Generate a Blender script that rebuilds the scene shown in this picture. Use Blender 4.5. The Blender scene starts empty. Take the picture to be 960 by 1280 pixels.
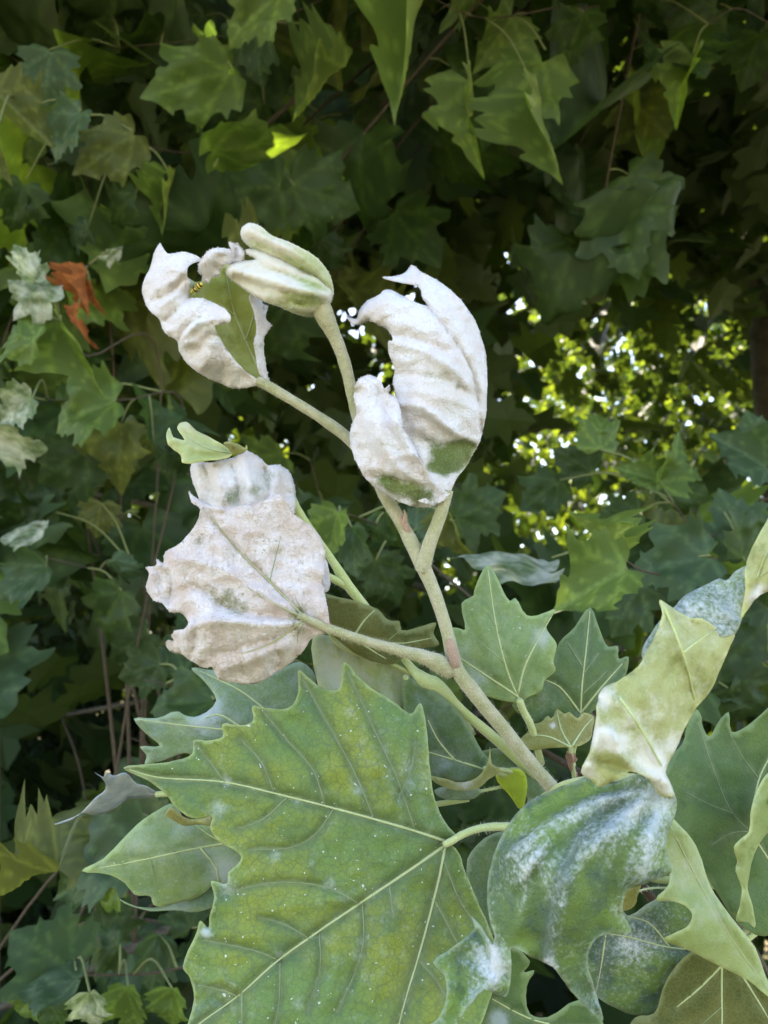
import bpy, math, random
import numpy as np
from mathutils import Vector, Matrix
from mathutils.geometry import delaunay_2d_cdt
random.seed(7); RNG = np.random.default_rng(7)
SC = bpy.context.scene; COL = SC.collection

# ------------------------------------------------------------------ camera
CAMZ, PITCH, F = 1.5, math.radians(10), 1108.5      # F: focal length in photo pixels (960 x 1280)
cam = bpy.data.objects.new('camera', bpy.data.cameras.new('camera')); COL.objects.link(cam)
cam.location = (0, 0, CAMZ); cam.rotation_euler = (math.radians(90) + PITCH, 0, 0)
cd = cam.data; cd.sensor_fit = 'VERTICAL'; cd.sensor_height = 4.8; cd.sensor_width = 3.6
cd.lens = 4.8 * F / 1280; cd.clip_start = 0.02; cd.clip_end = 2000
cd.dof.use_dof = True; cd.dof.focus_distance = 0.41; cd.dof.aperture_fstop = 2.2
SC.camera = cam
# ------------------------------------------------------------------ sky, sun, exposure
SUN_EL, SUN_AZ = math.radians(54), math.radians(-32)   # behind the trees, a little to the left
W = bpy.data.worlds.new('World'); SC.world = W; W.use_nodes = True
wn = W.node_tree.nodes; bg = wn['Background']
sky = wn.new('ShaderNodeTexSky'); sky.sky_type = 'NISHITA'; sky.sun_disc = False
sky.sun_elevation = SUN_EL; sky.sun_rotation = SUN_AZ; sky.air_density = 1.0; sky.dust_density = 1.0; sky.ozone_density = 1.0
W.node_tree.links.new(sky.outputs[0], bg.inputs[0]); bg.inputs[1].default_value = 0.15
sun = bpy.data.objects.new('sun', bpy.data.lights.new('sun', 'SUN')); COL.objects.link(sun)
sun.data.energy = 4.0; sun.data.angle = math.radians(0.53); sun.data.color = (1, 0.95, 0.86)
sd = Vector((math.sin(SUN_AZ) * math.cos(SUN_EL), math.cos(SUN_AZ) * math.cos(SUN_EL), math.sin(SUN_EL)))
sun.rotation_euler = sd.to_track_quat('Z', 'Y').to_euler(); sun.location = (0, 0, 20)
SC.view_settings.view_transform = 'Standard'; SC.view_settings.look = 'None'
SC.view_settings.gamma = 1; SC.view_settings.exposure = 2.6; SC.view_settings.use_curve_mapping = False
SC.view_settings.use_white_balance = True; SC.view_settings.white_balance_temperature = 7300; SC.view_settings.white_balance_tint = 13   # camera set for shade
SC.cycles.use_denoising = True; SC.cycles.max_bounces = 8; SC.cycles.diffuse_bounces = 5
SC.cycles.transmission_bounces = 6; SC.cycles.sample_clamp_indirect = 6

# ------------------------------------------------------------------ geometry helpers
CP, SP_ = math.cos(PITCH), math.sin(PITCH)
def P(px, py, d):                       # a photo pixel at depth d (m) -> a point of the place
    x = (px - 480) / F * d; u = -(py - 640) / F * d
    return np.array((x, d * CP - u * SP_, CAMZ + d * SP_ + u * CP))
def PA(q, d):
    q = np.asarray(q, float); d = np.asarray(d, float)
    x = (q[:, 0] - 480) / F * d; u = -(q[:, 1] - 640) / F * d
    return np.stack((x, d * CP - u * SP_, CAMZ + d * SP_ + u * CP), 1)
ZR = {0: (0, 0, 1.0), 1: (160, 260, 3.2), 2: (410, 310, 3.767), 3: (160, 500, 2.824), 4: (360, 600, 2.4),
      5: (140, 820, 1.846), 6: (540, 900, 2.286), 7: (660, 580, 3.048), 8: (0, 780, 2.56)}
def Z(k, pts):                          # measured on an enlargement -> photo pixels
    x0, y0, s = ZR[k]; p = np.asarray(pts, float)
    return np.stack((x0 + p[:, 0] / s, y0 + p[:, 1] / s), 1)
def thing(name, label, cat, loc, group=None, kind=None):
    o = bpy.data.objects.new(name, None); COL.objects.link(o); o.empty_display_size = 0.02
    o.location = loc; o['label'] = label; o['category'] = cat
    if group: o['group'] = group
    return o
def origin(o):
    v = Vector((0, 0, 0))
    while o is not None: v = v + o.location; o = o.parent
    return np.array(v)
def mesh_obj(name, V, faces, mat, parent=None, smooth=True, attrs=None, kind=None):
    V = np.asarray(V, float)
    if parent is not None: V = V - origin(parent)
    me = bpy.data.meshes.new(name); me.from_pydata(V.tolist(), [], faces if isinstance(faces, list) else faces.tolist())
    if smooth: me.polygons.foreach_set('use_smooth', [True] * len(me.polygons))
    for k, a in (attrs or {}).items():
        at = me.attributes.new(k, 'FLOAT', 'POINT'); at.data.foreach_set('value', np.asarray(a, np.float32))
    me.materials.append(mat); me.update()
    o = bpy.data.objects.new(name, me); COL.objects.link(o); o.parent = parent
    if kind: o['kind'] = kind
    return o
def spline(pts, n=6, closed=False):     # centripetal-like Catmull-Rom through points of any dimension
    p = np.asarray(pts, float); m = len(p); out = []
    rng = range(m) if closed else range(m - 1)
    for i in rng:
        p0 = p[(i - 1) % m] if closed or i > 0 else 2 * p[0] - p[1]
        p1, p2 = p[i], p[(i + 1) % m]
        p3 = p[(i + 2) % m] if closed or i + 2 < m else 2 * p[-1] - p[-2]
        a = max(np.linalg.norm(p1[:2] - p0[:2]), 1e-6) ** .5; b = max(np.linalg.norm(p2[:2] - p1[:2]), 1e-6) ** .5
        c = max(np.linalg.norm(p3[:2] - p2[:2]), 1e-6) ** .5
        m1 = (p1 - p0) / a - (p2 - p0) / (a + b) + (p2 - p1) / b
        m2 = (p2 - p1) / b - (p3 - p1) / (b + c) + (p3 - p2) / c
        m1 *= b; m2 *= b
        for t in np.arange(n) / n:
            t2, t3 = t * t, t * t * t
            out.append((2 * t3 - 3 * t2 + 1) * p1 + (t3 - 2 * t2 + t) * m1 + (-2 * t3 + 3 * t2) * p2 + (t3 - t2) * m2)
    if not closed: out.append(p[-1])
    return np.array(out)
def tube_geo(pts, rad, sides=8, off=0):
    p = np.asarray(pts, float); n = len(p); rad = np.broadcast_to(np.asarray(rad, float), (n,))
    V, Fc = [], []; up = np.array((0.31, 0.22, 0.92)); pt = None
    for i in range(n):
        t = p[min(i + 1, n - 1)] - p[max(i - 1, 0)]; t = t / (np.linalg.norm(t) + 1e-12)
        if pt is None:
            a = np.cross(t, up); a /= np.linalg.norm(a) + 1e-12
        else:
            a = a - t * a.dot(t); a /= np.linalg.norm(a) + 1e-12
        b = np.cross(t, a); pt = t
        for k in range(sides):
            th = 2 * math.pi * k / sides
            V.append(p[i] + rad[i] * (math.cos(th) * a + math.sin(th) * b))
    for i in range(n - 1):
        for k in range(sides):
            k2 = (k + 1) % sides
            Fc.append([off + i * sides + k, off + i * sides + k2, off + (i + 1) * sides + k2, off + (i + 1) * sides + k])
    Fc.append([off + k for k in range(sides)][::-1]); Fc.append([off + (n - 1) * sides + k for k in range(sides)])
    return V, Fc
def tube(name, pts, rad, mat, parent, sides=8, kind=None, bumpy=0):
    rad = np.broadcast_to(np.asarray(rad, float), (len(pts),)).copy()
    if bumpy: rad *= 1 + bumpy * np.interp(np.arange(len(pts)), np.arange(0, len(pts) + 2, 2), RNG.normal(0, 1, len(np.arange(0, len(pts) + 2, 2))))
    V, Fc = tube_geo(pts, rad, sides); return mesh_obj(name, V, Fc, mat, parent, kind=kind)
def polydist(q, poly, closed):          # distance of points to a polyline, and the fraction along it
    q = np.asarray(q, float); a = np.asarray(poly, float); b = np.roll(a, -1, 0)
    if not closed: a, b = a[:-1], b[:-1]
    ab = b - a; L2 = (ab ** 2).sum(1) + 1e-9
    best = np.full(len(q), 1e9)
    for i in range(0, len(q), 2000):
        d = q[i:i + 2000, None, :] - a[None]
        t = np.clip((d * ab[None]).sum(2) / L2[None], 0, 1)
        best[i:i + 2000] = np.sqrt((((d - t[..., None] * ab[None])) ** 2).sum(2)).min(1)
    return best
def inside(q, poly):
    x, y = q[:, 0], q[:, 1]; c = np.zeros(len(q), bool); n = len(poly)
    for i in range(n):
        x1, y1 = poly[i]; x2, y2 = poly[(i + 1) % n]
        if y1 == y2: continue
        k = ((y1 > y) != (y2 > y)) & (x < (x2 - x1) * (y - y1) / (y2 - y1) + x1); c ^= k
    return c
def vnoise(q, s, seed):                 # smooth value noise on 2-D points
    r = np.random.default_rng(seed).random((64, 64)); g = np.asarray(q) / s
    i = np.floor(g).astype(int); f = g - i; f = f * f * (3 - 2 * f)
    def at(a, b): return r[(i[:, 0] + a) % 64, (i[:, 1] + b) % 64]
    return (at(0, 0) * (1 - f[:, 0]) + at(1, 0) * f[:, 0]) * (1 - f[:, 1]) + (at(0, 1) * (1 - f[:, 0]) + at(1, 1) * f[:, 0]) * f[:, 1] - .5
def triangulate(poly, step, jit=.25, seed=1):
    rg = np.random.default_rng(seed); lo, hi = poly.min(0), poly.max(0)
    gx, gy = np.meshgrid(np.arange(lo[0], hi[0], step), np.arange(lo[1], hi[1], step)); gx[1::2] += step / 2
    g = np.stack((gx.ravel(), gy.ravel()), 1) + rg.normal(0, jit * step * .5, (gx.size, 2))
    g = g[inside(g, poly)]; g = g[polydist(g, poly, True) > step * .55]
    n = len(poly); pts = [Vector(p) for p in np.vstack((poly, g))]
    r = delaunay_2d_cdt(pts, [(i, (i + 1) % n) for i in range(n)], [], 1, 1e-5)
    V = np.array([(v.x, v.y) for v in r[0]]); Fc = [list(f) for f in r[2]]
    return V, Fc
def tps(ctrl):
    c = np.asarray(ctrl, float); p = c[:, :2] / 100; n = len(p)
    def U(r2): return np.where(r2 > 1e-12, r2 * np.log(r2 + 1e-12), 0)
    if n < 3:
        m = c[:, 2].mean(); return lambda q: np.full(len(q), m)
    K = U(((p[:, None] - p[None]) ** 2).sum(2)) + np.eye(n) * .02
    Pm = np.hstack((np.ones((n, 1)), p)); A = np.zeros((n + 3, n + 3)); A[:n, :n] = K; A[:n, n:] = Pm; A[n:, :n] = Pm.T
    w = np.linalg.lstsq(A, np.r_[c[:, 2], 0, 0, 0], rcond=None)[0]
    def f(q):
        q = np.asarray(q) / 100
        return U(((q[:, None] - p[None]) ** 2).sum(2)) @ w[:n] + w[n] + q @ w[n + 1:]
    return f

# ------------------------------------------------------------------ materials
def nodes_of(m): return m.node_tree.nodes, m.node_tree.links
def new_mat(name):
    m = bpy.data.materials.new(name); m.use_nodes = True; m.node_tree.nodes.clear(); return m
class NB:                                # small node builder
    def __init__(s, m): s.t = m.node_tree; s.n = s.t.nodes; s.l = s.t.links
    def add(s, ty, **kw):
        n = s.n.new(ty)
        for k, v in kw.items(): setattr(n, k, v)
        return n
    def put(s, sock, v):
        if hasattr(v, 'is_linked') or hasattr(v, 'links'): s.l.new(v, sock)
        else: sock.default_value = v
    def noise(s, vec, scale, detail=4, rough=.55):
        n = s.add('ShaderNodeTexNoise'); s.l.new(vec, n.inputs['Vector']); n.inputs['Scale'].default_value = scale
        n.inputs['Detail'].default_value = detail; n.inputs['Roughness'].default_value = rough; return n.outputs[0]
    def math(s, op, a, b=0.0, c=0.0, clamp=False):
        n = s.add('ShaderNodeMath', operation=op); n.use_clamp = clamp
        s.put(n.inputs[0], a); s.put(n.inputs[1], b); s.put(n.inputs[2], c); return n.outputs[0]
    def ramp(s, v, a, b):
        n = s.add('ShaderNodeMapRange'); n.interpolation_type = 'SMOOTHSTEP'; s.put(n.inputs[0], v)
        n.inputs[1].default_value = a; n.inputs[2].default_value = b; return n.outputs[0]
    def mix(s, f, a, b, blend='MIX'):
        n = s.add('ShaderNodeMix', data_type='RGBA', blend_type=blend); s.put(n.inputs[0], f)
        for k, v in ((6, a), (7, b)):
            if isinstance(v, tuple): n.inputs[k].default_value = (*v, 1) if len(v) == 3 else v
            else: s.l.new(v, n.inputs[k])
        return n.outputs[2]
    def attr(s, name):
        return s.add('ShaderNodeAttribute', attribute_name=name).outputs['Fac']
    def bump(s, h, st, dist=.001, nrm=None):
        n = s.add('ShaderNodeBump'); s.l.new(h, n.inputs['Height']); n.inputs['Strength'].default_value = st
        n.inputs['Distance'].default_value = dist
        if nrm is not None: s.l.new(nrm, n.inputs['Normal'])
        return n.outputs[0]
def finish(b, col, trans_col, tf, rough, nrm, spec=.4, sheen=0.0):
    if isinstance(col, tuple): col = (*col[:3], 1)
    if isinstance(trans_col, tuple): trans_col = (*trans_col[:3], 1)
    p = b.add('ShaderNodeBsdfPrincipled'); b.put(p.inputs['Base Color'], col); b.put(p.inputs['Roughness'], rough)
    p.inputs['Specular IOR Level'].default_value = spec
    if sheen:
        p.inputs['Sheen Weight'].default_value = sheen; p.inputs['Sheen Roughness'].default_value = .5
    out = b.add('ShaderNodeOutputMaterial'); last = p.outputs[0]
    if nrm is not None: b.l.new(nrm, p.inputs['Normal'])
    if tf > 0:
        t = b.add('ShaderNodeBsdfTranslucent'); b.put(t.inputs['Color'], trans_col)
        if nrm is not None: b.l.new(nrm, t.inputs['Normal'])
        mx = b.add('ShaderNodeMixShader'); mx.inputs[0].default_value = tf
        b.l.new(p.outputs[0], mx.inputs[1]); b.l.new(t.outputs[0], mx.inputs[2]); last = mx.outputs[0]
    b.l.new(last, out.inputs[0])
def hero_leaf(name, g1, g2, g3, mcol=(.72, .66, .62), mcol2=(.74, .76, .78), vein=(.30, .36, .16), side=None, net2=0.0, wspot=0.0, mscale=160, speck=0.0, bst=.30, vstr=.6, var=.5, tf=.25, rough=.55, bl=38.0, spec=.35, sheen=0.0, net=.35, dark=(.10, .13, .04), spots=.0):
    m = new_mat(name); b = NB(m); co = b.add('ShaderNodeTexCoord').outputs['Object']
    n1 = b.noise(co, bl, 5); n2 = b.noise(co, bl * 2.3, 6, .65); n3 = b.noise(co, 900, 3, .7); n4 = b.noise(co, mscale, 5, .65)
    c = b.mix(b.ramp(n1, .38, .62), g1, g2); c = b.mix(b.ramp(n2, .48, .72), c, g3)
    vo = b.add('ShaderNodeTexVoronoi', feature='DISTANCE_TO_EDGE'); b.l.new(co, vo.inputs['Vector']); vo.inputs['Scale'].default_value = 420
    netf = b.math('MULTIPLY', b.ramp(vo.outputs['Distance'], .10, .0), net)
    c = b.mix(netf, c, side or vein)
    if net2:
        wv = b.add('ShaderNodeVectorMath', operation='MULTIPLY_ADD'); wn_ = b.add('ShaderNodeTexNoise'); b.l.new(co, wn_.inputs['Vector']); wn_.inputs['Scale'].default_value = 120
        b.l.new(wn_.outputs['Color'], wv.inputs[0]); wv.inputs[1].default_value = (.006, .006, .006); b.l.new(co, wv.inputs[2])
        v2 = b.add('ShaderNodeTexVoronoi', feature='DISTANCE_TO_EDGE'); b.l.new(wv.outputs[0], v2.inputs['Vector']); v2.inputs['Scale'].default_value = 130
        c = b.mix(b.math('MULTIPLY', b.ramp(v2.outputs['Distance'], .07, .0), net2), c, side)
    if side: c = b.mix(b.math('MULTIPLY', b.math('MULTIPLY', b.attr('vwide'), .9), b.ramp(n2, .1, .5)), c, side)
    va = b.attr('vein'); c = b.mix(b.math('MULTIPLY', va, vstr, clamp=True), c, vein)
    c = b.mix(b.math('MULTIPLY', b.attr('edge'), .55), c, tuple(min(1, x * 1.5) for x in vein))
    if spots: c = b.mix(b.math('MULTIPLY', b.ramp(b.noise(co, 420, 2), .70, .76), spots), c, dark)
    if wspot: c = b.mix(b.math('MULTIPLY', b.ramp(b.noise(co, 520, 1), .735, .765), wspot), c, (.7, .7, .66))
    mil = b.attr('mil')
    f = b.math('ADD', mil, b.math('MULTIPLY', b.math('SUBTRACT', n4, .5), var * 1.6))
    f = b.math('ADD', f, b.math('MULTIPLY', b.math('SUBTRACT', n3, .5), var * .9), clamp=True)
    f = b.math('MULTIPLY', b.ramp(f, .12, .82), b.ramp(mil, .0, .12))
    mc = b.mix(b.ramp(n2, .35, .65), mcol, mcol2)
    col = b.mix(f, c, mc)
    if speck:
        sp = b.math('MULTIPLY', b.ramp(b.noise(co, 620, 4, .75), .54, .70), b.math('MULTIPLY', b.ramp(n2, .3, .7), speck)); col = b.mix(sp, col, tuple(x * .55 for x in g1))
    h = b.math('ADD', b.math('MULTIPLY', n3, .5), b.math('ADD', b.math('MULTIPLY', n4, .8), b.math('MULTIPLY', va, .5)))
    h = b.math('ADD', h, b.math('MULTIPLY', b.ramp(vo.outputs['Distance'], .0, .12), .35))
    nrm = b.bump(h, bst, .0006)
    tc = b.mix(f, b.mix(1.0, c, (1.5, 1.55, .55), 'MULTIPLY'), mc)
    finish(b, col, tc, tf, b.math('ADD', rough, b.math('MULTIPLY', f, .35)), nrm, spec, sheen)
    return m
def back_leaf(name, top, top2, under, tf=.35, rough=.45, mil=0.0, scale=7.0):
    m = new_mat(name); b = NB(m); co = b.add('ShaderNodeTexCoord').outputs['Object']
    oi = b.add('ShaderNodeObjectInfo').outputs['Random']; geo = b.add('ShaderNodeNewGeometry')
    n1 = b.noise(co, scale, 4); n4 = b.noise(co, scale * 6, 4, .6)
    c = b.mix(b.ramp(n1, .2, .8), top, top2)
    c = b.mix(oi, c, b.mix(1.0, c, (.75, .8, .7), 'MULTIPLY'))
    c = b.mix(geo.outputs['Backfacing'], c, under)
    va = b.attr('vein'); c = b.mix(b.math('MULTIPLY', va, .6), c, b.mix(1.0, c, (2.4, 2.2, 2.2), 'MULTIPLY'))
    if mil:
        f = b.math('MULTIPLY', b.ramp(b.noise(co, 3.0, 6, .6), .5 - mil * .2, .70), mil); c = b.mix(f, c, (.62, .62, .58))
    nrm = b.bump(b.math('ADD', n4, va), .25, .002)
    tc = b.mix(1.0, c, (1.9, 1.9, .5), 'MULTIPLY')
    finish(b, c, tc, tf, rough + .08, nrm, .28); return m
def bark(name, c1, c2, scale=60, st=.5, dist=.001, rough=.8):
    m = new_mat(name); b = NB(m); co = b.add('ShaderNodeTexCoord').outputs['Object']
    n1 = b.noise(co, scale, 6, .65); n2 = b.noise(co, scale * 9, 3)
    c = b.mix(b.ramp(n1, .35, .65), c1, c2); c = b.mix(b.math('MULTIPLY', b.ramp(n2, .5, .75), .45), c, tuple(min(1, x * 1.7 + .03) for x in c1))
    finish(b, c, c, 0, rough, b.bump(b.math('ADD', n1, n2), st, dist), .25, .3 if scale > 100 else 0); return m

M = {}
M['white'] = hero_leaf('white_mildew', (.13, .18, .045), (.19, .23, .075), (.11, .15, .04), (.75, .68, .665), (.79, .765, .775), vein=(.42, .40, .26), vstr=.35, var=.6, tf=.25, rough=.7, spec=.15, sheen=.25, net=.1, speck=.35, bst=.9, mscale=230)
M['beige'] = hero_leaf('beige_mildew', (.20, .21, .10), (.26, .25, .14), (.17, .17, .09), (.60, .49, .44), (.71, .645, .625), vein=(.36, .33, .22), vstr=.55, var=.85, tf=.15, rough=.75, spec=.12, sheen=.25, net=.12, speck=.9, bst=1.0, mscale=220)
M['cream'] = hero_leaf('cream_green', (.40, .45, .20), (.48, .50, .25), (.34, .41, .16), (.74, .66, .55), (.76, .73, .64), vein=(.5, .5, .27), vstr=.4, var=.35, tf=.3, rough=.65, spec=.2, sheen=.2, net=.1)
M['olive'] = hero_leaf('olive_inner', (.34, .37, .08), (.42, .43, .15), (.24, .28, .05), vein=(.33, .33, .12), var=.3, tf=.3, rough=.6, net=.15)
M['leaf_j'] = hero_leaf('green_upper', (.145, .24, .055), (.235, .285, .042), (.105, .18, .055), (.56, .58, .54), (.38, .47, .41), vstr=.6, var=.55, tf=.25, bl=24, spots=.5, side=(.085, .13, .060), net=.5, net2=.4, wspot=.8, vein=(.36, .41, .20))
M['leaf_g'] = hero_leaf('green_fresh', (.20, .30, .095), (.25, .33, .10), (.155, .25, .08), (.44, .49, .40), (.42, .48, .42), vein=(.34, .42, .18), vstr=.8, var=.35, tf=.3, side=(.13, .21, .075), spots=.3, net2=.3, wspot=.5)
M['leaf_d'] = hero_leaf('green_deep', (.085, .15, .045), (.12, .19, .05), (.065, .125, .04), (.34, .38, .35), (.30, .38, .38), vein=(.22, .28, .13), vstr=.75, var=.4, tf=.25, side=(.058, .11, .045))
M['leaf_b'] = hero_leaf('green_blue', (.13, .21, .115), (.16, .245, .09), (.11, .19, .11), (.42, .48, .46), (.40, .48, .50), vein=(.27, .34, .22), vstr=.6, var=.5, tf=.25)
M['leaf_k'] = hero_leaf('mildewed_blue_green', (.10, .165, .07), (.17, .26, .055), (.06, .105, .085), (.66, .69, .70), (.42, .50, .54), vein=(.30, .36, .26), vstr=.4, var=.75, tf=.22, bl=30, net=.15, side=(.06, .10, .09), mscale=480, bst=.7)
M['leaf_l'] = hero_leaf('yellow_under', (.38, .40, .16), (.44, .45, .21), (.25, .27, .09), (.76, .74, .66), (.78, .77, .73), vein=(.52, .52, .25), vstr=.8, var=.6, tf=.3, rough=.65, bl=34)
M['leaf_m'] = hero_leaf('pale_under', (.28, .35, .12), (.33, .38, .15), (.24, .32, .10), (.52, .55, .44), (.5, .53, .44), vein=(.42, .46, .24), vstr=.6, var=.5, tf=.3, spots=.5, dark=(.16, .17, .08), net=.2)
M['leaf_o'] = hero_leaf('olive_upper', (.10, .115, .03), (.14, .145, .04), (.075, .10, .03), vein=(.22, .24, .10), vstr=.8, var=.3, tf=.3, net=.3)
M['leaf_y'] = hero_leaf('yellowed', (.24, .24, .06), (.30, .28, .09), (.17, .15, .04), vein=(.36, .36, .16), vstr=.6, var=.4, tf=.35, spots=.8, dark=(.15, .09, .03))
M['lime'] = hero_leaf('sunlit_yellow', (.42, .50, .05), (.46, .52, .06), (.38, .46, .05), vein=(.5, .55, .12), tf=.5, var=.2)  # bright yellow base stands in for sun shining through the leaf
M['stem'] = bark('downy_stem', (.31, .305, .15), (.43, .39, .26), 110, .9, .0009)
M['stem2'] = bark('fresh_stem', (.40, .46, .17), (.44, .48, .22), 140, .3, .0005)
M['vein_j'] = bark('leaf_vein', (.36, .42, .18), (.40, .45, .22), 140, .2, .0005)
M['vein_s'] = bark('side_vein', (.19, .255, .10), (.24, .30, .13), 140, .2, .0005)
M['stem_pink'] = bark('pink_scar', (.36, .24, .16), (.30, .20, .14), 160, .6, .0007)
M['fuzz'] = bark('downy_fuzz', (.50, .48, .32), (.55, .52, .40), 200, 0)
M['felt'] = bark('white_felt', (.73, .655, .63), (.78, .73, .72), 200, 0)
M['felt_beige'] = bark('beige_felt', (.55, .45, .40), (.67, .60, .57), 120, 0)
M['twig'] = bark('twig_bark', (.085, .06, .04), (.06, .045, .03), 60, .5, .001)
M['gtwig'] = bark('green_twig', (.15, .18, .065), (.18, .19, .08), 90, .3, .001)
M['bud'] = bark('bud_scale', (.24, .10, .06), (.34, .16, .08), 300, .6, .001)
M['trunk'] = bark('plane_bark', (.075, .062, .045), (.12, .105, .08), 7, .6, .02)
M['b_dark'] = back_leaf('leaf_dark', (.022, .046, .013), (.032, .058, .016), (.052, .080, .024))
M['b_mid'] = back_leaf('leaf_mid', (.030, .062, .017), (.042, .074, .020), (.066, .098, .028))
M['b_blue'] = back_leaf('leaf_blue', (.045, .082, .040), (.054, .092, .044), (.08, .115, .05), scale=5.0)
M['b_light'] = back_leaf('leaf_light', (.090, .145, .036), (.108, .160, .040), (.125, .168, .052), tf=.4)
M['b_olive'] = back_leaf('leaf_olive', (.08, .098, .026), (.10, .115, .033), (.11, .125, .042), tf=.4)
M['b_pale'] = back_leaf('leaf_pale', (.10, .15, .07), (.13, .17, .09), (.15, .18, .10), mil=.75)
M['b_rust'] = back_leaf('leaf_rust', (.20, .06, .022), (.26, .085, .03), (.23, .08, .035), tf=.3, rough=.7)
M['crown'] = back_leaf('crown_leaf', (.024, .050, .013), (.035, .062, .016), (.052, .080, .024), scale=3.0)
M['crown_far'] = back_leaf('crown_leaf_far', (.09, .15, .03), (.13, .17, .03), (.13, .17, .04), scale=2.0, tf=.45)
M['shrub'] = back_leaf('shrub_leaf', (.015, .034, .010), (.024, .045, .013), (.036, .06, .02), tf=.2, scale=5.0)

# ------------------------------------------------------------------ ground
def ground():
    n = 60; g = np.linspace(-1, 1, n); g = np.sign(g) * (np.abs(g) ** 3) * 400
    X, Y = np.meshgrid(g, g); q = np.stack((X.ravel(), Y.ravel()), 1)
    V = np.c_[q, vnoise(q, 1.7, 5) * .08 + vnoise(q, 9, 6) * .15 - .1]
    Fc = [[j * n + i, j * n + i + 1, (j + 1) * n + i + 1, (j + 1) * n + i] for j in range(n - 1) for i in range(n - 1)]
    m = new_mat('dry_grass'); b = NB(m); co = b.add('ShaderNodeTexCoord').outputs['Object']
    c = b.mix(b.ramp(b.noise(co, .6, 6), .4, .6), (.20, .19, .09), (.27, .22, .13)); c = b.mix(b.ramp(b.noise(co, 14, 5), .45, .7), c, (.12, .14, .05))
    finish(b, c, c, 0, .9, b.bump(b.noise(co, 40, 6), .8, .03), .2)
    o = mesh_obj('ground', V, Fc, m); o['kind'] = 'structure'
ground()

# ------------------------------------------------------------------ a generic plane-tree leaf, base at 0, tip at (0, 1)
HALF = [(.05, -.03), (.16, -.10), (.27, -.09), (.33, -.02), (.47, .02), (.44, .10), (.53, .17), (.42, .22), (.39, .27), (.44, .34),
        (.46, .44), (.60, .53), (.50, .56), (.44, .63), (.36, .60), (.30, .59), (.25, .62), (.26, .69), (.29, .74), (.19, .76), (.16, .83), (.08, .90)]
def leaf_outline(rg, toothy=1.0):
    def side(sx):
        h = []
        for i, (x, y) in enumerate(HALF):
            h.append((sx * (x * rg.uniform(.9, 1.1) + rg.normal(0, .012 * toothy)), y + rg.normal(0, .014 * toothy)))
        return h
    r, l = side(1), side(-1)
    return np.array([(0, 0.02)] + r + [(rg.normal(0, .02), 1.0)] + l[::-1])
VEINS = [[(0, 0), (0, .5), (0, .98)], [(0, .0), (.3, .3), (.57, .52)], [(0, 0), (-.3, .3), (-.57, .52)], [(0, 0), (.25, .0), (.45, .03)], [(0, 0), (-.25, 0), (-.45, .03)],
         [(0, .35), (.2, .58)], [(0, .35), (-.2, .58)], [(0, .6), (.18, .74)], [(0, .6), (-.18, .74)], [(.2, .2), (.42, .24)], [(-.2, .2), (-.42, .24)], [(.28, .28), (.35, .58)], [(-.28, .28), (-.35, .58)]]
def bend(V2, fold, droop, curl, ripple, seed):
    x, y = V2[:, 0], V2[:, 1]
    z = fold * np.abs(x) + ripple * vnoise(V2 + 7, .22, seed) + ripple * 1.4 * vnoise(V2 + 3, .45, seed + 1)
    z += -.05 * np.exp(-(x / .03) ** 2) * 0
    r = np.abs(x); z = z + curl * r ** 2 * 1.6
    Y, Zz = y.copy(), z
    if abs(droop) > 1e-3:                # bend along the length
        a = droop * y; Y = np.sin(a) / droop + 0 * y - z * np.sin(a); Zz = -(1 - np.cos(a)) / droop + z * np.cos(a)
    return np.stack((x, Y, Zz), 1)
def leaf_mesh(seed, fold, droop, curl, ripple, step=.05):
    rg = np.random.default_rng(seed); o = spline(leaf_outline(rg), 2, True)
    V2, Fc = triangulate(o, step, seed=seed)
    va = np.zeros(len(V2))
    for k, v in enumerate(VEINS): va = np.maximum(va, np.exp(-(polydist(V2, v, False) / (.022 if k < 5 else .015)) ** 2))
    V = bend(V2, fold, droop, curl, ripple, seed)
    me = bpy.data.meshes.new('leaf'); me.from_pydata(V.tolist(), [], Fc)
    me.polygons.foreach_set('use_smooth', [True] * len(me.polygons))
    at = me.attributes.new('vein', 'FLOAT', 'POINT'); at.data.foreach_set('value', va.astype(np.float32)); me.update()
    return me
SHAPES = [(-.05, .5, .1, .10), (.30, .9, -.1, .14), (.55, .4, .2, .12), (-.25, 1.2, -.2, .16), (.15, -.4, .5, .14), (.8, .7, .0, .10), (.05, .2, -.4, .18), (.4, 1.6, .2, .18), (1.3, .5, .1, .12), (-.4, .3, -.3, .14)]
VARS = [leaf_mesh(30 + i, *s) for i, s in enumerate(SHAPES)]
_cache = {}
def leaf_data(var, mat):
    k = (var, mat)
    if k not in _cache:
        me = VARS[var].copy(); me.materials.clear(); me.materials.append(M[mat]); _cache[k] = me
    return _cache[k]
def leaf_matrix(base, tip, roll, wide=1.0):
    base, tip = Vector(base), Vector(tip); y = tip - base; L = y.length; y.normalize()
    v = Vector((0, 0, CAMZ)) - base; z = (v - y * v.dot(y)).normalized()
    z = Matrix.Rotation(roll, 3, y) @ z; x = y.cross(z)
    R = Matrix((x, y, z)).transposed(); return R, L
def add_leaf(parent, base, tip, var, mat, roll=0.0, wide=1.0):
    R, L = leaf_matrix(base, tip, roll); o = bpy.data.objects.new('leaf', leaf_data(var, mat)); COL.objects.link(o)
    o.parent = parent; o.location = Vector(base) - Vector(origin(parent)); o.rotation_euler = R.to_euler(); o.scale = (L * wide, L, L); return o
def near_on(stem, p):
    d = np.linalg.norm(stem - p, axis=1); return stem[d.argmin()]
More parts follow.
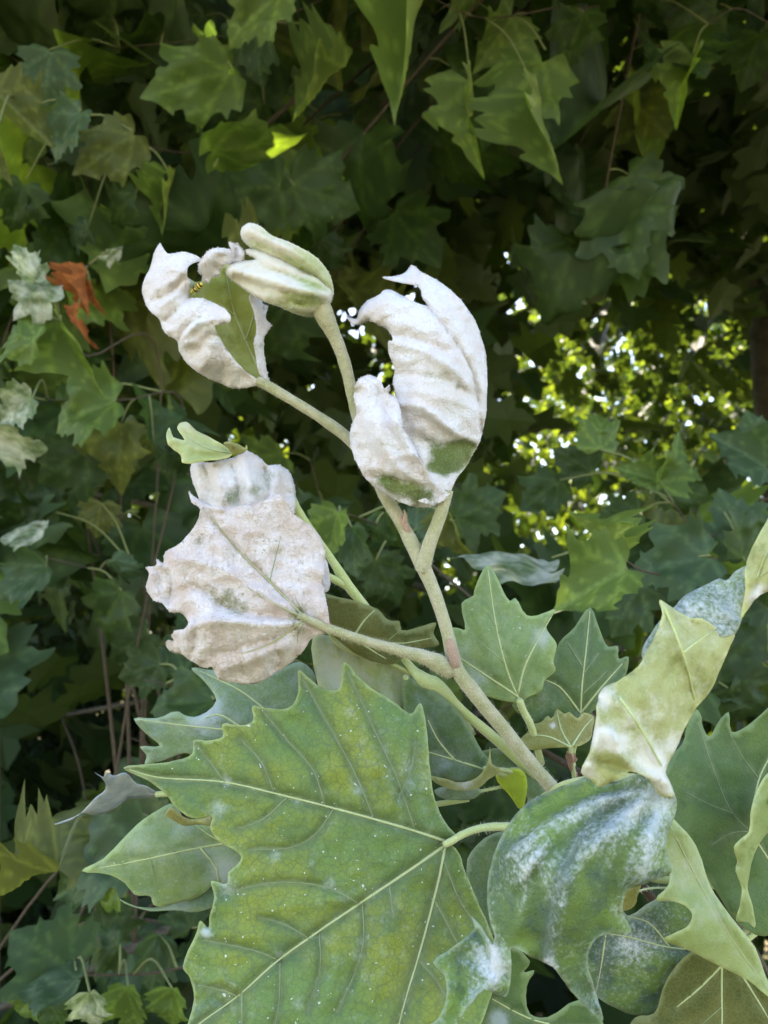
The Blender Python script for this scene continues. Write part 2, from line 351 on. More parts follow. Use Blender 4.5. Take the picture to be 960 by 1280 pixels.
def petiole(parent_leaf, base, stem, mat, r=.0011):
    # a stalk from the twig to the leaf base; parented to the leaf, geometry kept in world space by an inverse matrix
    a = near_on(stem, base); base = np.asarray(base); L = np.linalg.norm(base - a)
    mid = (a + base) / 2 + np.array((0, 0, .12 * L)); pts = spline(np.array([a, mid, base]), 4)
    V, Fc = tube_geo(pts, np.linspace(r * 1.5, r, len(pts)), 5)
    o = mesh_obj('petiole', V, Fc, M[mat]); o.parent = parent_leaf
    Rm = Matrix.LocRotScale(Vector(origin(parent_leaf)), parent_leaf.rotation_euler, parent_leaf.scale)
    o.matrix_parent_inverse = Rm.inverted(); return o

# ------------------------------------------------------------------ plane tree: trunk, limbs and crown above and behind
def crown_mesh(name, pos, size, mat, parent, seed, up=.6, narrow=1.0):
    rg = np.random.default_rng(seed); n = len(pos)
    half = np.array([(0, 0), (.30, -.08), (.47, .03), (.34, .26), (.58, .52), (.24, .57), (.25, .73), (0, 1), (-.25, .72), (-.23, .57), (-.58, .53), (-.33, .27), (-.47, .02), (-.3, -.09)])
    half[:, 0] *= narrow
    m = len(half) + 1; T = np.vstack((half, [(0, .42)])); tz = -.22 * T[:, 1] ** 2 + .18 * np.abs(T[:, 0]); tz[-1] = -.06
    L3 = np.c_[T, tz]; tri = np.array([(i, (i + 1) % (m - 1), m - 1) for i in range(m - 1)])
    nz = rg.normal(0, 1, (n, 3)); nz[:, 2] = np.abs(nz[:, 2]) + up; nz /= np.linalg.norm(nz, axis=1)[:, None]
    y = rg.normal(0, 1, (n, 3)); y[:, 2] -= .7; y -= nz * (y * nz).sum(1)[:, None]; y /= np.linalg.norm(y, axis=1)[:, None]
    x = np.cross(y, nz); s = size * rg.uniform(.7, 1.25, n)
    V = pos[:, None] + s[:, None, None] * (L3[None, :, 0, None] * x[:, None] + L3[None, :, 1, None] * y[:, None] + L3[None, :, 2, None] * nz[:, None])
    Fc = (tri[None] + (np.arange(n) * m)[:, None, None]).reshape(-1, 3)
    return mesh_obj(name, V.reshape(-1, 3), Fc, mat, parent, smooth=False, kind='stuff')
def clumps(rg, n, lo, hi, k, sp, keep=None):
    lo, hi = np.array(lo), np.array(hi); out = []
    c = rg.uniform(lo, hi, (k, 3))
    p = c[rg.integers(0, k, n)] + rg.normal(0, sp, (n, 3))
    if keep is not None: p = p[keep(p, rg)]
    return p
# near tree, its limbs reaching over the camera side
TR = P(985, 640, 5.2); TR[2] = 0
near_tree = thing('plane_tree', 'plane tree whose dense shady crown spreads behind and above the mildewed shoots', 'tree', TR)
tx, ty = TR[0], TR[1]
tube('trunk', spline(np.array([(tx, ty, -.1), (tx + .03, ty, 1.2), (tx - .05, ty - .05, 2.6), (tx - .1, ty - .1, 4.2), (tx - .1, ty, 6.5)]), 6), np.linspace(.16, .06, 25), M['trunk'], near_tree, 14, bumpy=.05)
LIMBS = [[(tx, ty, 3.7), (1.3, 4.2, 4.1), (.3, 3.0, 3.95), (-.7, 2.2, 3.6), (-1.4, 1.6, 3.2)],
         [(tx, ty, 1.3), (.9, 4.3, 1.6), (-.3, 3.7, 2.0), (-1.5, 3.3, 2.2), (-2.4, 2.8, 2.0)],
         [(tx, ty, 1.7), (1.3, 4.0, 1.65), (.5, 3.2, 1.5), (-.4, 2.9, 1.45), (-1.3, 2.6, 1.3)],
         [(tx, ty, 4.0), (1.8, 3.6, 4.2), (1.3, 2.4, 3.8), (.8, 1.5, 3.2), (.5, 1.2, 2.8)],
         [(tx, ty, 1.4), (1.5, 3.4, 1.3), (1.1, 2.2, 1.15), (.75, 1.35, 1.05), (.45, .85, 1.05)],
         [(.5, 3.2, 1.5), (0., 2.3, 1.2), (-.5, 1.6, 1.0), (-.85, 1.1, 1.0)],
         [(1.1, 2.2, 1.15), (1.0, 1.8, 1.45), (.9, 1.55, 1.75)]]
limb_pts = []
for i, l in enumerate(LIMBS):
    s = spline(np.array(l, float), 8); r0 = (.04, .025, .022, .04, .022, .012, .010)[i]
    tube('branch', s, np.linspace(r0, .006, len(s)), M['trunk'], near_tree, 8, bumpy=.06); limb_pts.append(s)
limb_all = np.vstack(limb_pts)
def gap(p):     # an airy opening in the crown, right of the trunk line
    return (p[:, 0] > .13 * p[:, 1] + .1) & (p[:, 2] > 1.7 + .08 * p[:, 1]) & (p[:, 2] < 2.05 + .56 * p[:, 1])
rg = np.random.default_rng(3)
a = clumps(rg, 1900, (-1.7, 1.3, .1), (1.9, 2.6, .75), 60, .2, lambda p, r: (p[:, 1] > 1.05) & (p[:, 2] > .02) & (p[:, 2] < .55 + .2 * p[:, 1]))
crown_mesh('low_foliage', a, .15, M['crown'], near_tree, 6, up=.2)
a = clumps(rg, 1500, (-1.6, .75, 2.55), (1.6, 1.3, 3.0), 40, .2, lambda p, r: (p[:, 2] > 1.72 + .95 * p[:, 1]) & (p[:, 1] > .55))  # unseen front leaves added above the view to shade the foliage behind
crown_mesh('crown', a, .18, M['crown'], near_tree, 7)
a = clumps(rg, 15000, (-4.5, .9, 3.2), (4.5, 6.5, 5.6), 260, .42, lambda p, r: (p[:, 2] > 2.75 + .12 * p[:, 1]) & (p[:, 1] > .45))  # overhead canopy, much of it unseen, packed dense to keep sun off the shoots
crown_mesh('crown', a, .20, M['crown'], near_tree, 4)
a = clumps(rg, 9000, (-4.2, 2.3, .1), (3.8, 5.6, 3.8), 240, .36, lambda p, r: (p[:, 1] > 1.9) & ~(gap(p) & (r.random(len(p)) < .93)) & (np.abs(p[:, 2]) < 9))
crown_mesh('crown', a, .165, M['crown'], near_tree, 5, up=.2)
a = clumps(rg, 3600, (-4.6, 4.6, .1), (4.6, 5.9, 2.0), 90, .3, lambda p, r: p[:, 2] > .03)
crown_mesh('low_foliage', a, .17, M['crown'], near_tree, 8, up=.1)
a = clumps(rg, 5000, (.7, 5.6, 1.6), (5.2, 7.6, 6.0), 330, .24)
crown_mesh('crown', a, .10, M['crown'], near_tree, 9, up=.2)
# farther trees, sunlit
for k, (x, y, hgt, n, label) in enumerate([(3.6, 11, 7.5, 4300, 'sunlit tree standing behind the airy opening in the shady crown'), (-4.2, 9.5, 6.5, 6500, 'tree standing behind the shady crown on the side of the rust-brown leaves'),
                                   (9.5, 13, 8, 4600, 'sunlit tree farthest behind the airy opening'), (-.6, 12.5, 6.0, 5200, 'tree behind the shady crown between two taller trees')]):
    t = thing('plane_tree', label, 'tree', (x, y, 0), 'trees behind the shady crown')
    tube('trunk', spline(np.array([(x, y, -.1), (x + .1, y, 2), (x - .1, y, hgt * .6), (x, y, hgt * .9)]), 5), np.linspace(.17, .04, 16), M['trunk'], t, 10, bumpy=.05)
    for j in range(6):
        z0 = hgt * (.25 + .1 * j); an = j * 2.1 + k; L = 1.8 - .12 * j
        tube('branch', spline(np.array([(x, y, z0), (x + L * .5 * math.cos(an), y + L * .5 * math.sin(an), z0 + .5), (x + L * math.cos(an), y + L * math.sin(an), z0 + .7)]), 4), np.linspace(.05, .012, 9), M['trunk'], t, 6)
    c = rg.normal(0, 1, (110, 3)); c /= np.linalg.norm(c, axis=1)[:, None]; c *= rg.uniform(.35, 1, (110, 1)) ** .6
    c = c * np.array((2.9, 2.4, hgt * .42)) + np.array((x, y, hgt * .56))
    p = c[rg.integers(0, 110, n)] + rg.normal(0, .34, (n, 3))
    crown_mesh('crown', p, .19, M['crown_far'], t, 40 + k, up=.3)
# low dark shrub, lower left
SB = P(40, 900, 3.1); SB[2] = 0
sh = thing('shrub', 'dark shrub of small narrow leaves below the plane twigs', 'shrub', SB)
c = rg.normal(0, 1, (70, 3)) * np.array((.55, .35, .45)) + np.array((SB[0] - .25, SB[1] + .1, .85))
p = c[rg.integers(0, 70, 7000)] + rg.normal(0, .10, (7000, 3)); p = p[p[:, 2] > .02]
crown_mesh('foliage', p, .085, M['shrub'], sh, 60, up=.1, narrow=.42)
for j in range(7):
    an = j * .9; tube('stem', spline(np.array([(SB[0] + .05 * math.cos(an), SB[1] + .05 * math.sin(an), -.03), (SB[0] - .1 + .25 * math.cos(an), SB[1] + .2 * math.sin(an), .6), (SB[0] - .2 + .5 * math.cos(an), SB[1] + .1 + .35 * math.sin(an), 1.0)]), 4), np.linspace(.006, .002, 9), M['twig'], sh, 5)

# ------------------------------------------------------------------ background twigs seen one by one
def twig(name, label, stem_px, leaves, group='leafy twigs behind the mildewed shoots', wood='twig', connect=True, r0=.0015):
    """stem_px: (px, py, depth) along the twig from its tip to its root; leaves: (base px, py, tip px, py, depth, tip depth offset, roll deg, tone, variant, width)"""
    s = np.array([P(*q) for q in stem_px])
    if connect:
        root = near_on(limb_all, s[-1]); mid = (s[-1] + root) / 2 + np.array((0, 0, .08)); s = np.vstack((s, mid, root))
    s = spline(s, 6); t = thing(name, label, 'twig', s[-1], group)
    tube('stem', s, np.linspace(r0 * .5, r0 * 1.6, len(s)), M[wood], t, 6)
    for (bx, by, tx_, ty_, d, dd, roll, tone, var, wide) in leaves:
        b_ = P(bx, by, d); o = add_leaf(t, b_, P(tx_, ty_, d + dd), var, tone, math.radians(roll), wide)
        petiole(o, b_, s, 'gtwig')
    return t
twig('leafy_twig', 'twig with broad bright green lobed leaves over the folded white bud leaf', [(150, 60, 1.35), (300, 40, 1.4), (420, -10, 1.45)],
     [(62, 62, 52, 132, 1.25, .0, 20, 'b_blue', 0, 1.1), (290, 85, 176, 122, 1.25, -.03, 10, 'b_light', 6, .8), (205, 38, 142, 112, 1.4, .02, -20, 'b_mid', 2, .9),
      (352, -12, 262, 55, 1.2, 0, 25, 'b_light', 1, .7), (320, 22, 336, 108, 1.3, .05, 30, 'b_blue', 4, .9), (432, 78, 352, 138, 1.3, 0, 55, 'b_light', 8, .7),
      (255, 20, 215, 60, 1.5, 0, 0, 'b_blue', 3, 1), (140, 20, 60, 40, 1.4, .05, 20, 'b_mid', 0, 1), (330, 130, 270, 180, 1.5, .0, -20, 'b_mid', 6, 1), (250, 150, 190, 110, 1.55, 0, 10, 'b_mid', 3, 1)])
twig('leafy_twig', 'twig of olive and pale green leaves above the rust-brown dead leaves', [(20, 130, 1.2), (120, 160, 1.3), (220, 190, 1.4), (300, 180, 1.5)],
     [(102, 138, 42, 198, 1.15, 0, 40, 'b_blue', 1, .7), (165, 163, 88, 218, 1.2, 0, 20, 'b_olive', 6, .8), (-5, 165, 6, 232, 1.0, 0, 35, 'b_olive', 8, .9), (-5, 118, 68, 172, 1.15, 0, -30, 'b_olive', 2, .8),
      (170, 243, 118, 290, 1.4, 0, 10, 'b_mid', 7, .9), (110, 285, 70, 300, 1.4, 0, 20, 'b_blue', 3, 1), (216, 222, 193, 292, 1.3, 0, 35, 'b_light', 8, .6), (30, 230, 15, 300, 1.35, 0, -10, 'b_mid', 1, .9), (120, 215, 60, 260, 1.5, .02, 0, 'b_dark', 0, 1.1)])
twig('leafy_twig', 'twig with a wavy yellow-green leaf seen edge-on over large dark leaves', [(300, 170, 1.4), (350, 215, 1.45), (420, 190, 1.6)],
     [(268, 208, 390, 178, 1.25, 0, 62, 'b_light', 6, .8), (350, 232, 243, 246, 1.35, 0, 0, 'b_mid', 0, 1), (368, 232, 455, 262, 1.35, .05, 0, 'b_mid', 6, 1.1), (400, 300, 430, 340, 1.5, 0, 0, 'b_dark', 3, 1), (440, 150, 490, 200, 1.6, 0, 0, 'b_dark', 0, 1)])
twig('leafy_twig', 'twig with long light green leaves hanging straight down on slender stalks', [(500, -30, 1.3), (590, 20, 1.35), (690, 10, 1.4), (780, -20, 1.5)],
     [(532, -20, 474, 140, 1.15, -.02, 35, 'b_light', 8, .55), (588, 100, 572, 216, 1.25, 0, 55, 'b_light', 5, .75), (682, 62, 622, 152, 1.3, -.03, 15, 'b_light', 6, .9), (672, 118, 686, 234, 1.25, 0, 40, 'b_light', 8, .8),
      (640, 20, 600, 90, 1.4, 0, -20, 'b_light', 2, .9), (730, 15, 700, 85, 1.4, 0, 20, 'b_mid', 1, .9), (565, 10, 620, 45, 1.5, 0, 30, 'b_mid', 3, .8), (540, 20, 500, 55, 1.5, 0, 0, 'b_blue', 0, .8)])
twig('leafy_twig', 'twig with one small light green leaf hanging from a straight slanting stalk', [(885, 30, 1.45), (920, 10, 1.5), (980, 20, 1.6)],
     [(866, 68, 829, 148, 1.4, 0, 42, 'b_light', 5, .75), (900, 5, 840, 40, 1.5, 0, 10, 'b_mid', 6, 1.), (950, 40, 925, 110, 1.6, 0, 10, 'b_dark', 0, 1), (800, -5, 860, 30, 1.5, 0, 20, 'b_mid', 3, .8)])
twig('leafy_twig', 'twig with white-dusted crumpled leaves beside the rust-brown dead leaves', [(75, 400, 1.1), (72, 430, 1.15), (110, 445, 1.25), (200, 460, 1.5)],
     [(64, 378, 5, 345, 1.0, 0, 15, 'b_pale', 9, .9), (42, 352, 15, 310, .98, 0, 25, 'b_pale', 4, .8), (46, 425, -18, 405, 1.0, 0, 20, 'b_light', 3, 1), (76, 402, 112, 500, 1.05, -.02, 45, 'b_light', 2, .7)],
     group='dusty twigs')
twig('leafy_twig', 'twig with bright green and blue-white leaves below the rust-brown dead leaves', [(60, 500, 1.2), (150, 500, 1.25), (230, 520, 1.4)],
     [(145, 500, 30, 528, 1.15, 0, 30, 'b_light', 1, .8), (152, 528, 140, 624, 1.3, 0, 20, 'b_olive', 5, .9), (40, 498, -8, 530, 1.0, 0, 20, 'b_pale', 2, 1), (-20, 535, 70, 552, 1.05, 0, 40, 'b_pale', 4, .8),
      (192, 552, 184, 468, 1.3, 0, 40, 'b_mid', 5, .8), (210, 552, 222, 486, 1.35, 0, 50, 'b_mid', 8, .7), (110, 560, 40, 610, 1.3, 0, 0, 'b_dark', 0, 1.1), (230, 560, 175, 580, 1.4, 0, 10, 'b_dark', 3, 1.1), (80, 505, 130, 480, 1.4, 0, 20, 'b_mid', 6, .8)])
twig('leafy_twig', 'twig with drooping olive leaves level with the beige crumpled leaf', [(30, 690, 1.3), (110, 710, 1.35), (180, 730, 1.5)],
     [(126, 628, 118, 676, 1.5, 0, 10, 'b_olive', 0, 1.1), (58, 708, 4, 752, 1.25, 0, 25, 'b_blue', 4, .9), (140, 700, 175, 735, 1.35, 0, 30, 'b_blue', 3, .7), (152, 738, 108, 806, 1.3, 0, 20, 'b_mid', 1, .9), (50, 655, -10, 672, 1.2, 0, 65, 'b_pale', 6, .8), (70, 640, 15, 625, 1.5, 0, 0, 'b_dark', 6, 1), (185, 790, 130, 830, 1.5, 0, 0, 'b_dark', 0, 1)])
twig('leafy_twig', 'twig with a yellow-green and a blue-green leaf between the beige leaf and the main stem', [(425, 640, .95), (470, 655, 1.0), (520, 690, 1.1)],
     [(424, 640, 402, 705, .9, 0, 30, 'b_light', 2, .9), (440, 660, 452, 722, .92, 0, 25, 'b_blue', 4, .9), (480, 640, 500, 700, 1.0, 0, 20, 'b_mid', 1, .8), (470, 700, 500, 760, 1.05, 0, 10, 'b_dark', 0, 1), (520, 660, 560, 620, 1.1, 0, 0, 'b_blue', 6, .9), (570, 650, 640, 615, 1.2, 0, 10, 'b_mid', 0, 1), (560, 640, 585, 720, .9, .0, 40, 'b_olive', 5, .6)])
twig('leafy_twig', 'twig with a yellow-green leaf and a narrow curled leaf beyond the pointed fresh leaf', [(770, 690, .75), (800, 712, .8), (860, 715, .95), (930, 690, 1.1)],
     [(783, 712, 684, 758, .72, 0, 25, 'b_light', 2, .95), (766, 692, 718, 626, .75, 0, 60, 'b_light', 8, .5), (888, 694, 772, 712, .85, 0, 20, 'b_blue', 1, .9), (800, 730, 760, 800, .9, 0, 10, 'b_blue', 0, .9), (850, 720, 900, 790, .95, 0, 0, 'b_dark', 6, 1), (690, 697, 562, 684, .8, 0, 76, 'b_pale', 6, .7)])  # last leaf takes the pale mildewed tone to look sunlit white
twig('leafy_twig', 'twig with large toothed blue-green leaves under the dappled bright opening', [(905, 640, 1.05), (940, 690, 1.1), (990, 700, 1.2)],
     [(936, 690, 902, 606, 1.05, 0, 15, 'b_blue', 0, .9), (930, 700, 980, 620, 1.0, .0, 30, 'b_mid', 1, 1), (958, 585, 890, 538, 1.2, 0, 20, 'b_blue', 2, .9), (960, 570, 930, 510, 1.25, 0, 0, 'b_blue', 0, .9)])
twig('leafy_twig', 'twig with upright paired bright green leaves in front of the dappled bright opening', [(825, 606, 1.15), (850, 640, 1.2), (900, 700, 1.3)],
     [(825, 604, 868, 538, 1.1, 0, 35, 'b_light', 5, .8), (822, 602, 768, 580, 1.1, 0, 25, 'b_light', 2, .8), (750, 562, 756, 498, 1.2, 0, 20, 'b_light', 3, .9), (830, 612, 895, 625, 1.2, 0, 15, 'b_mid', 6, .9), (740, 590, 690, 560, 1.3, 0, 0, 'b_dark', 0, 1), (700, 600, 650, 640, 1.3, 0, 0, 'b_mid', 6, 1), (800, 640, 740, 650, 1.2, 0, 0, 'b_mid', 0, .9)])
twig('leafy_twig', 'twig with overlapping long green leaves beside the silvery curled leaf', [(120, 1050, .85), (190, 1040, .9), (260, 1000, 1.05)],
     [(185, 1020, 14, 1036, .75, 0, 40, 'b_olive', 6, .7), (180, 1060, 36, 1088, .72, 0, 25, 'b_blue', 1, .8), (72, 1085, -40, 1112, .62, 0, 60, 'b_olive', 8, .8), (140, 1080, 52, 1124, .78, 0, 20, 'b_mid', 2, .8), (150, 1095, 110, 1160, .85, 0, 20, 'b_light', 1, .6), (200, 1010, 130, 990, .95, 0, 0, 'b_mid', 0, .9)])
twig('leafy_twig', 'twig with a coarsely toothed leaf and a white-spotted leaf over the low dark shrub', [(30, 1230, .9), (100, 1220, .92), (200, 1215, .95), (300, 1180, 1.05)],
     [(92, 1212, 8, 1158, .85, 0, 10, 'b_mid', 0, 1.2), (95, 1212, 12, 1236, .82, 0, 60, 'b_blue', 6, .9), (112, 1240, 118, 1300, .75, 0, 20, 'b_pale', 5, .9), (160, 1232, 168, 1300, .8, 0, 30, 'b_light', 2, .9), (215, 1235, 208, 1300, .8, 0, 20, 'b_light', 5, .9), (40, 1240, 10, 1290, .85, 0, 10, 'b_light', 1, .8),
      (150, 1180, 85, 1195, .95, 0, 10, 'b_mid', 3, .9), (200, 1170, 190, 1235, 1.0, 0, 0, 'b_blue', 4, .8), (130, 1170, 160, 1120, 1.1, 0, 0, 'b_dark', 6, 1.1), (60, 1250, 80, 1290, .9, 0, 10, 'b_mid', 0, 1.), (240, 1160, 215, 1110, 1.1, 0, 0, 'b_dark', 0, 1.)])
twig('leafy_twig', 'twig with dim green leaves below the beige crumpled leaf', [(180, 850, 1.0), (260, 860, 1.05), (340, 830, 1.2)],
     [(268, 874, 160, 872, .9, 0, 25, 'b_mid', 1, .8), (230, 840, 170, 810, 1.1, 0, 0, 'b_mid', 3, .9), (200, 830, 140, 850, 1.1, 0, 0, 'b_dark', 0, 1), (345, 850, 300, 800, 1.1, 0, 10, 'b_mid', 6, 1), (390, 830, 440, 780, 1.1, 0, 0, 'b_dark', 2, 1), (250, 800, 215, 760, 1.2, 0, 0, 'b_dark', 1, 1)])
twig('leafy_twig', 'twig with dark leaves in the gap beyond the twisted cream leaf', [(840, 830, .9), (880, 850, .95), (960, 830, 1.0)],
     [(900, 830, 830, 800, .85, 0, 10, 'b_dark', 0, 1.2), (890, 850, 960, 780, .9, 0, 10, 'b_dark', 6, 1.1), (880, 860, 800, 900, .85, 0, 0, 'b_mid', 1, 1), (910, 860, 950, 930, .9, 0, 0, 'b_dark', 3, 1), (960, 760, 900, 720, 1.0, 0, 0, 'b_dark', 2, 1)])
# dead rust-brown leaves
twig('dead_twig', 'thin twig with shrivelled rust-brown dead leaves hanging', [(108, 338, 1.35), (112, 330, 1.36), (150, 320, 1.5)],
     [(107, 338, 100, 398, 1.3, 0, 55, 'b_rust', 8, .55), (98, 385, 86, 446, 1.28, 0, 60, 'b_rust', 7, .42), (112, 352, 122, 396, 1.32, 0, 40, 'b_rust', 5, .5), (150, 312, 118, 318, 1.35, 0, 40, 'b_pale', 9, .7)], group=None, wood='twig')
# further twigs of the same tree, alike
tones = ['b_dark', 'b_dark', 'b_mid', 'b_mid', 'b_mid', 'b_blue', 'b_light', 'b_olive']
cnt = 0; rt = random.Random(11)
while cnt < 46:
    px, py, d = rt.uniform(-120, 1080), rt.uniform(-80, 1330), rt.uniform(1.45, 2.3)
    c0 = P(px, py, d)
    if px < 210 and 740 < py < 1020: continue
    if 600 < px < 1060 and 190 < py < 620: continue
    root = near_on(limb_all, c0); dv = c0 - root; L = np.linalg.norm(dv)
    if L > 1.3 or L < .05: continue
    ax = dv / L + np.array((rt.uniform(-.4, .4), rt.uniform(-.5, .1), rt.uniform(-.5, .2))); ax /= np.linalg.norm(ax)
    tipp = c0 + ax * .28
    s = spline(np.array([tipp, c0, (c0 + root) / 2 + np.array((0, 0, .06)), root]), 7)
    t = thing('leafy_twig', 'leafy plane twig in the dim middle distance of the foliage', 'twig', s[-1], 'dim middle distance twigs')
    tube('stem', s, np.linspace(.0015, .004, len(s)), M['twig'], t, 5)
    for j in range(7):
        q = s[min(j * 2, len(s) - 1)]; side = np.array((rt.uniform(-1, 1), rt.uniform(-1, .3), rt.uniform(-.6, .5))); side /= np.linalg.norm(side)
        b_ = q + side * rt.uniform(.04, .08); size = rt.uniform(.14, .22)
        dr = side * .8 + np.array((rt.uniform(-.5, .5), rt.uniform(-.4, .2), rt.uniform(-1.1, -.1))); dr /= np.linalg.norm(dr)
        o = add_leaf(t, b_, b_ + dr * size, rt.randrange(len(VARS)), rt.choice(tones), math.radians(rt.uniform(-55, 55)), rt.uniform(.8, 1.1)); petiole(o, b_, s, 'gtwig')
    cnt += 1

# ------------------------------------------------------------------ foreground leaves, each a curved sheet of its own
def blade(parent, name, k, outline, d0, ctrl=(), ridges=(), mat='leaf_j', mil=.0, blobs=(), veins=(), step=6.0, edge=(0, 10), wr=(.6, 22), n=3, thick=.00045,
          vr=(1.5, .5), seed=1, vmat=None, label=None, vw=3.0, rag=.5, rm=0.0, gain=1.0, felt=0, fmat='felt'):
    """outline, ctrl, ridges, veins, blobs measured on enlargement k. ctrl: (x, y, mm farther); ridges: (polyline, mm towards the viewer, width px)"""
    poly = spline(Z(k, outline), n, True); sc = ZR[k][2]
    poly = poly + np.stack((vnoise(poly, 5, seed), vnoise(poly + 50, 5, seed + 1)), 1) * rag * 2
    V2, Fc = triangulate(poly, step, seed=seed)
    ct = [(*q, c[2]) for q, c in zip(Z(k, [c[:2] for c in ctrl]), ctrl)] if len(ctrl) else []
    base_f = tps(ct) if ct else (lambda q: np.zeros(len(q)))
    rl = [(spline(Z(k, r[0]), 5), r[1] * gain, r[2]) for r in ridges]
    def depth(q):
        q = np.asarray(q, float); z = base_f(q)
        for r, a, w in rl: dd_ = polydist(q, r, False); z = z - a * (.45 * np.exp(-(dd_ / w) ** 2) + .65 * np.exp(-dd_ / (w * .55)))
        if edge[0]: z = z + edge[0] * (1 if len(edge) > 2 else .10 + 1.3 * vnoise(q, 24, seed + 9) + 1.3 * vnoise(q, 10, seed + 10)) * np.exp(-polydist(q, poly, True) / edge[1])
        if len(wr) > 2: z = z - wr[2] * ((1 - 4 * np.abs(vnoise(q, wr[1] * 1.3, seed + 11))) + .5 * (1 - 4 * np.abs(vnoise(q + 9, wr[1] * .6, seed + 12))))
        if wr[0]: z = z + wr[0] * (vnoise(q, wr[1], seed + 5) * 2 + vnoise(q, wr[1] * .45, seed + 6) * .9 + vnoise(q, wr[1] * 2.3, seed + 7) * 3)
        return d0 + z / 1000
    vl = [spline(Z(k, v), 6) for v in veins]
    va = np.zeros(len(V2))
    for i, v in enumerate(vl): va = np.maximum(va, np.exp(-(polydist(V2, v, False) / (vw if i < 3 else vw * .75)) ** 2) * (1 if i < 3 else .7))
    vwide = np.zeros(len(V2))
    for i, v in enumerate(vl): vwide = np.maximum(vwide, np.exp(-(polydist(V2, v, False) / (10.0 if i < 3 else 5.5)) ** 1.4))
    dep = depth(V2)
    dep = dep + va * .0004                       # the blade dips along its veins
    ml = np.full(len(V2), float(mil))
    for (x, y, r, a) in blobs:
        c = Z(k, [(x, y)])[0]; ml += a * np.exp(-((V2 - c) ** 2).sum(1) / (r / sc) ** 2)
    for r, a, w in rl:
        if rm: ml += rm * np.clip(a / 2, -1, 1) * np.exp(-(polydist(V2, r, False) / (w * .7)) ** 2)
    ed = polydist(V2, poly, True)
    V3 = PA(V2, dep)
    Fc = [f[::-1] for f in Fc]
    o = mesh_obj(name, V3, Fc, M[mat], parent, attrs={'vein': va, 'mil': np.clip(ml, 0, 1.2), 'edge': np.exp(-(ed / 1.6) ** 2), 'vwide': vwide})
    md = o.modifiers.new('thickness', 'SOLIDIFY'); md.thickness = thick; md.offset = 0
    if label: o['label'] = label
    if vl and vr[0]:
      for part, rng_, mt in (('midrib', range(0, 3), vmat or 'vein_j'), ('side_veins', range(3, 99), 'vein_s')):
        Vv, Fv = [], []
        for i, v in enumerate(vl):
            if i not in rng_: continue
            ins = inside(v, poly) | (polydist(v, poly, True) < 1.5)
            v = v[ins]
            if len(v) < 3: continue
            r0, r1 = (vr[0], vr[1]) if i < 3 else (vr[0] * .36, vr[1] * .5)
            dd = depth(v); rad = np.linspace(r0, r1, len(v)) * dd / F
            dd = np.minimum(np.minimum(depth(v + (1.6, 0)), depth(v - (1.6, 0))), np.minimum(depth(v + (0, 1.6)), depth(v - (0, 1.6)))); a, f = tube_geo(PA(v, dd - (0 if i < 3 else .0002) - rad * .3), rad, 6, len(Vv)); Vv += a; Fv += f
        if Vv: mesh_obj(part, Vv, Fv, M[mt], o)
    if felt:
        nv = np.zeros(len(V3) * 3); o.data.vertices.foreach_get('normal', nv); nv = nv.reshape(-1, 3); rg_ = np.random.default_rng(seed + 77)
        ix = rg_.choice(len(V3), felt, p=(.25 + 3 * np.exp(-ed / 4)) / (.25 + 3 * np.exp(-ed / 4)).sum()); p0 = V3[ix] + rg_.normal(0, .0004, (felt, 3)) * (1 - np.exp(-ed[ix] / 3))[:, None]
        u = nv[ix] + rg_.normal(0, .75, (felt, 3)); u /= np.linalg.norm(u, axis=1)[:, None]; sd_ = np.cross(u, rg_.normal(0, 1, (felt, 3))); sd_ /= np.linalg.norm(sd_, axis=1)[:, None]
        L = rg_.uniform(.0003, .0010, (felt, 1)); H = np.stack((p0 + sd_ * .00007, p0 - sd_ * .00007, p0 + u * L), 1).reshape(-1, 3)
        mesh_obj('felt', H, np.arange(felt * 3).reshape(-1, 3), M[fmat], o, smooth=False, kind='stuff')
    return o, depth
def fuzz(parent, pts, rad, n, length, mat='fuzz', seed=0):
    rg = np.random.default_rng(seed); p = np.asarray(pts); rad = np.broadcast_to(np.asarray(rad, float), (len(p),))
    V, Fc = [], []
    for i in range(n):
        t = rg.uniform(0, len(p) - 1.001); j = int(t); f = t - j
        c = p[j] * (1 - f) + p[j + 1] * f; r = rad[j] * (1 - f) + rad[j + 1] * f
        ax = p[j + 1] - p[j]; ax = ax / np.linalg.norm(ax); u = rg.normal(0, 1, 3); u -= ax * u.dot(ax); u /= np.linalg.norm(u)
        L = length * rg.uniform(.4, 1.3); s = np.cross(u, ax) * .00009; k = len(V)
        V += [c + u * r * .97 + s, c + u * r * .97 - s, c + u * (r + L) + ax * rg.normal(0, .3) * L]; Fc.append([k, k + 1, k + 2])
    return mesh_obj('down', V, Fc, M[mat], parent, smooth=False, kind='stuff')
def stalk(parent, name, k, pts, dep, rpx, mat='stem', hairs=500, sides=12, seed=0, bumpy=.03, n=7):
    """a stem or leaf stalk: points measured on enlargement k, depths in m, radii in photo pixels"""
    q = Z(k, pts); dep = np.broadcast_to(np.asarray(dep, float), (len(q),)); rpx = np.broadcast_to(np.asarray(rpx, float), (len(q),))
    full = np.c_[PA(q, dep), rpx * dep / F]; s = spline(full, n); s[:, 3] = np.maximum(s[:, 3], .0003)
    o = tube(name, s[:, :3], s[:, 3], M[mat], parent, sides, bumpy=bumpy)
    if hairs: fuzz(o, s[:, :3], s[:, 3], hairs * 2, .0013, seed=seed)
    return o, s

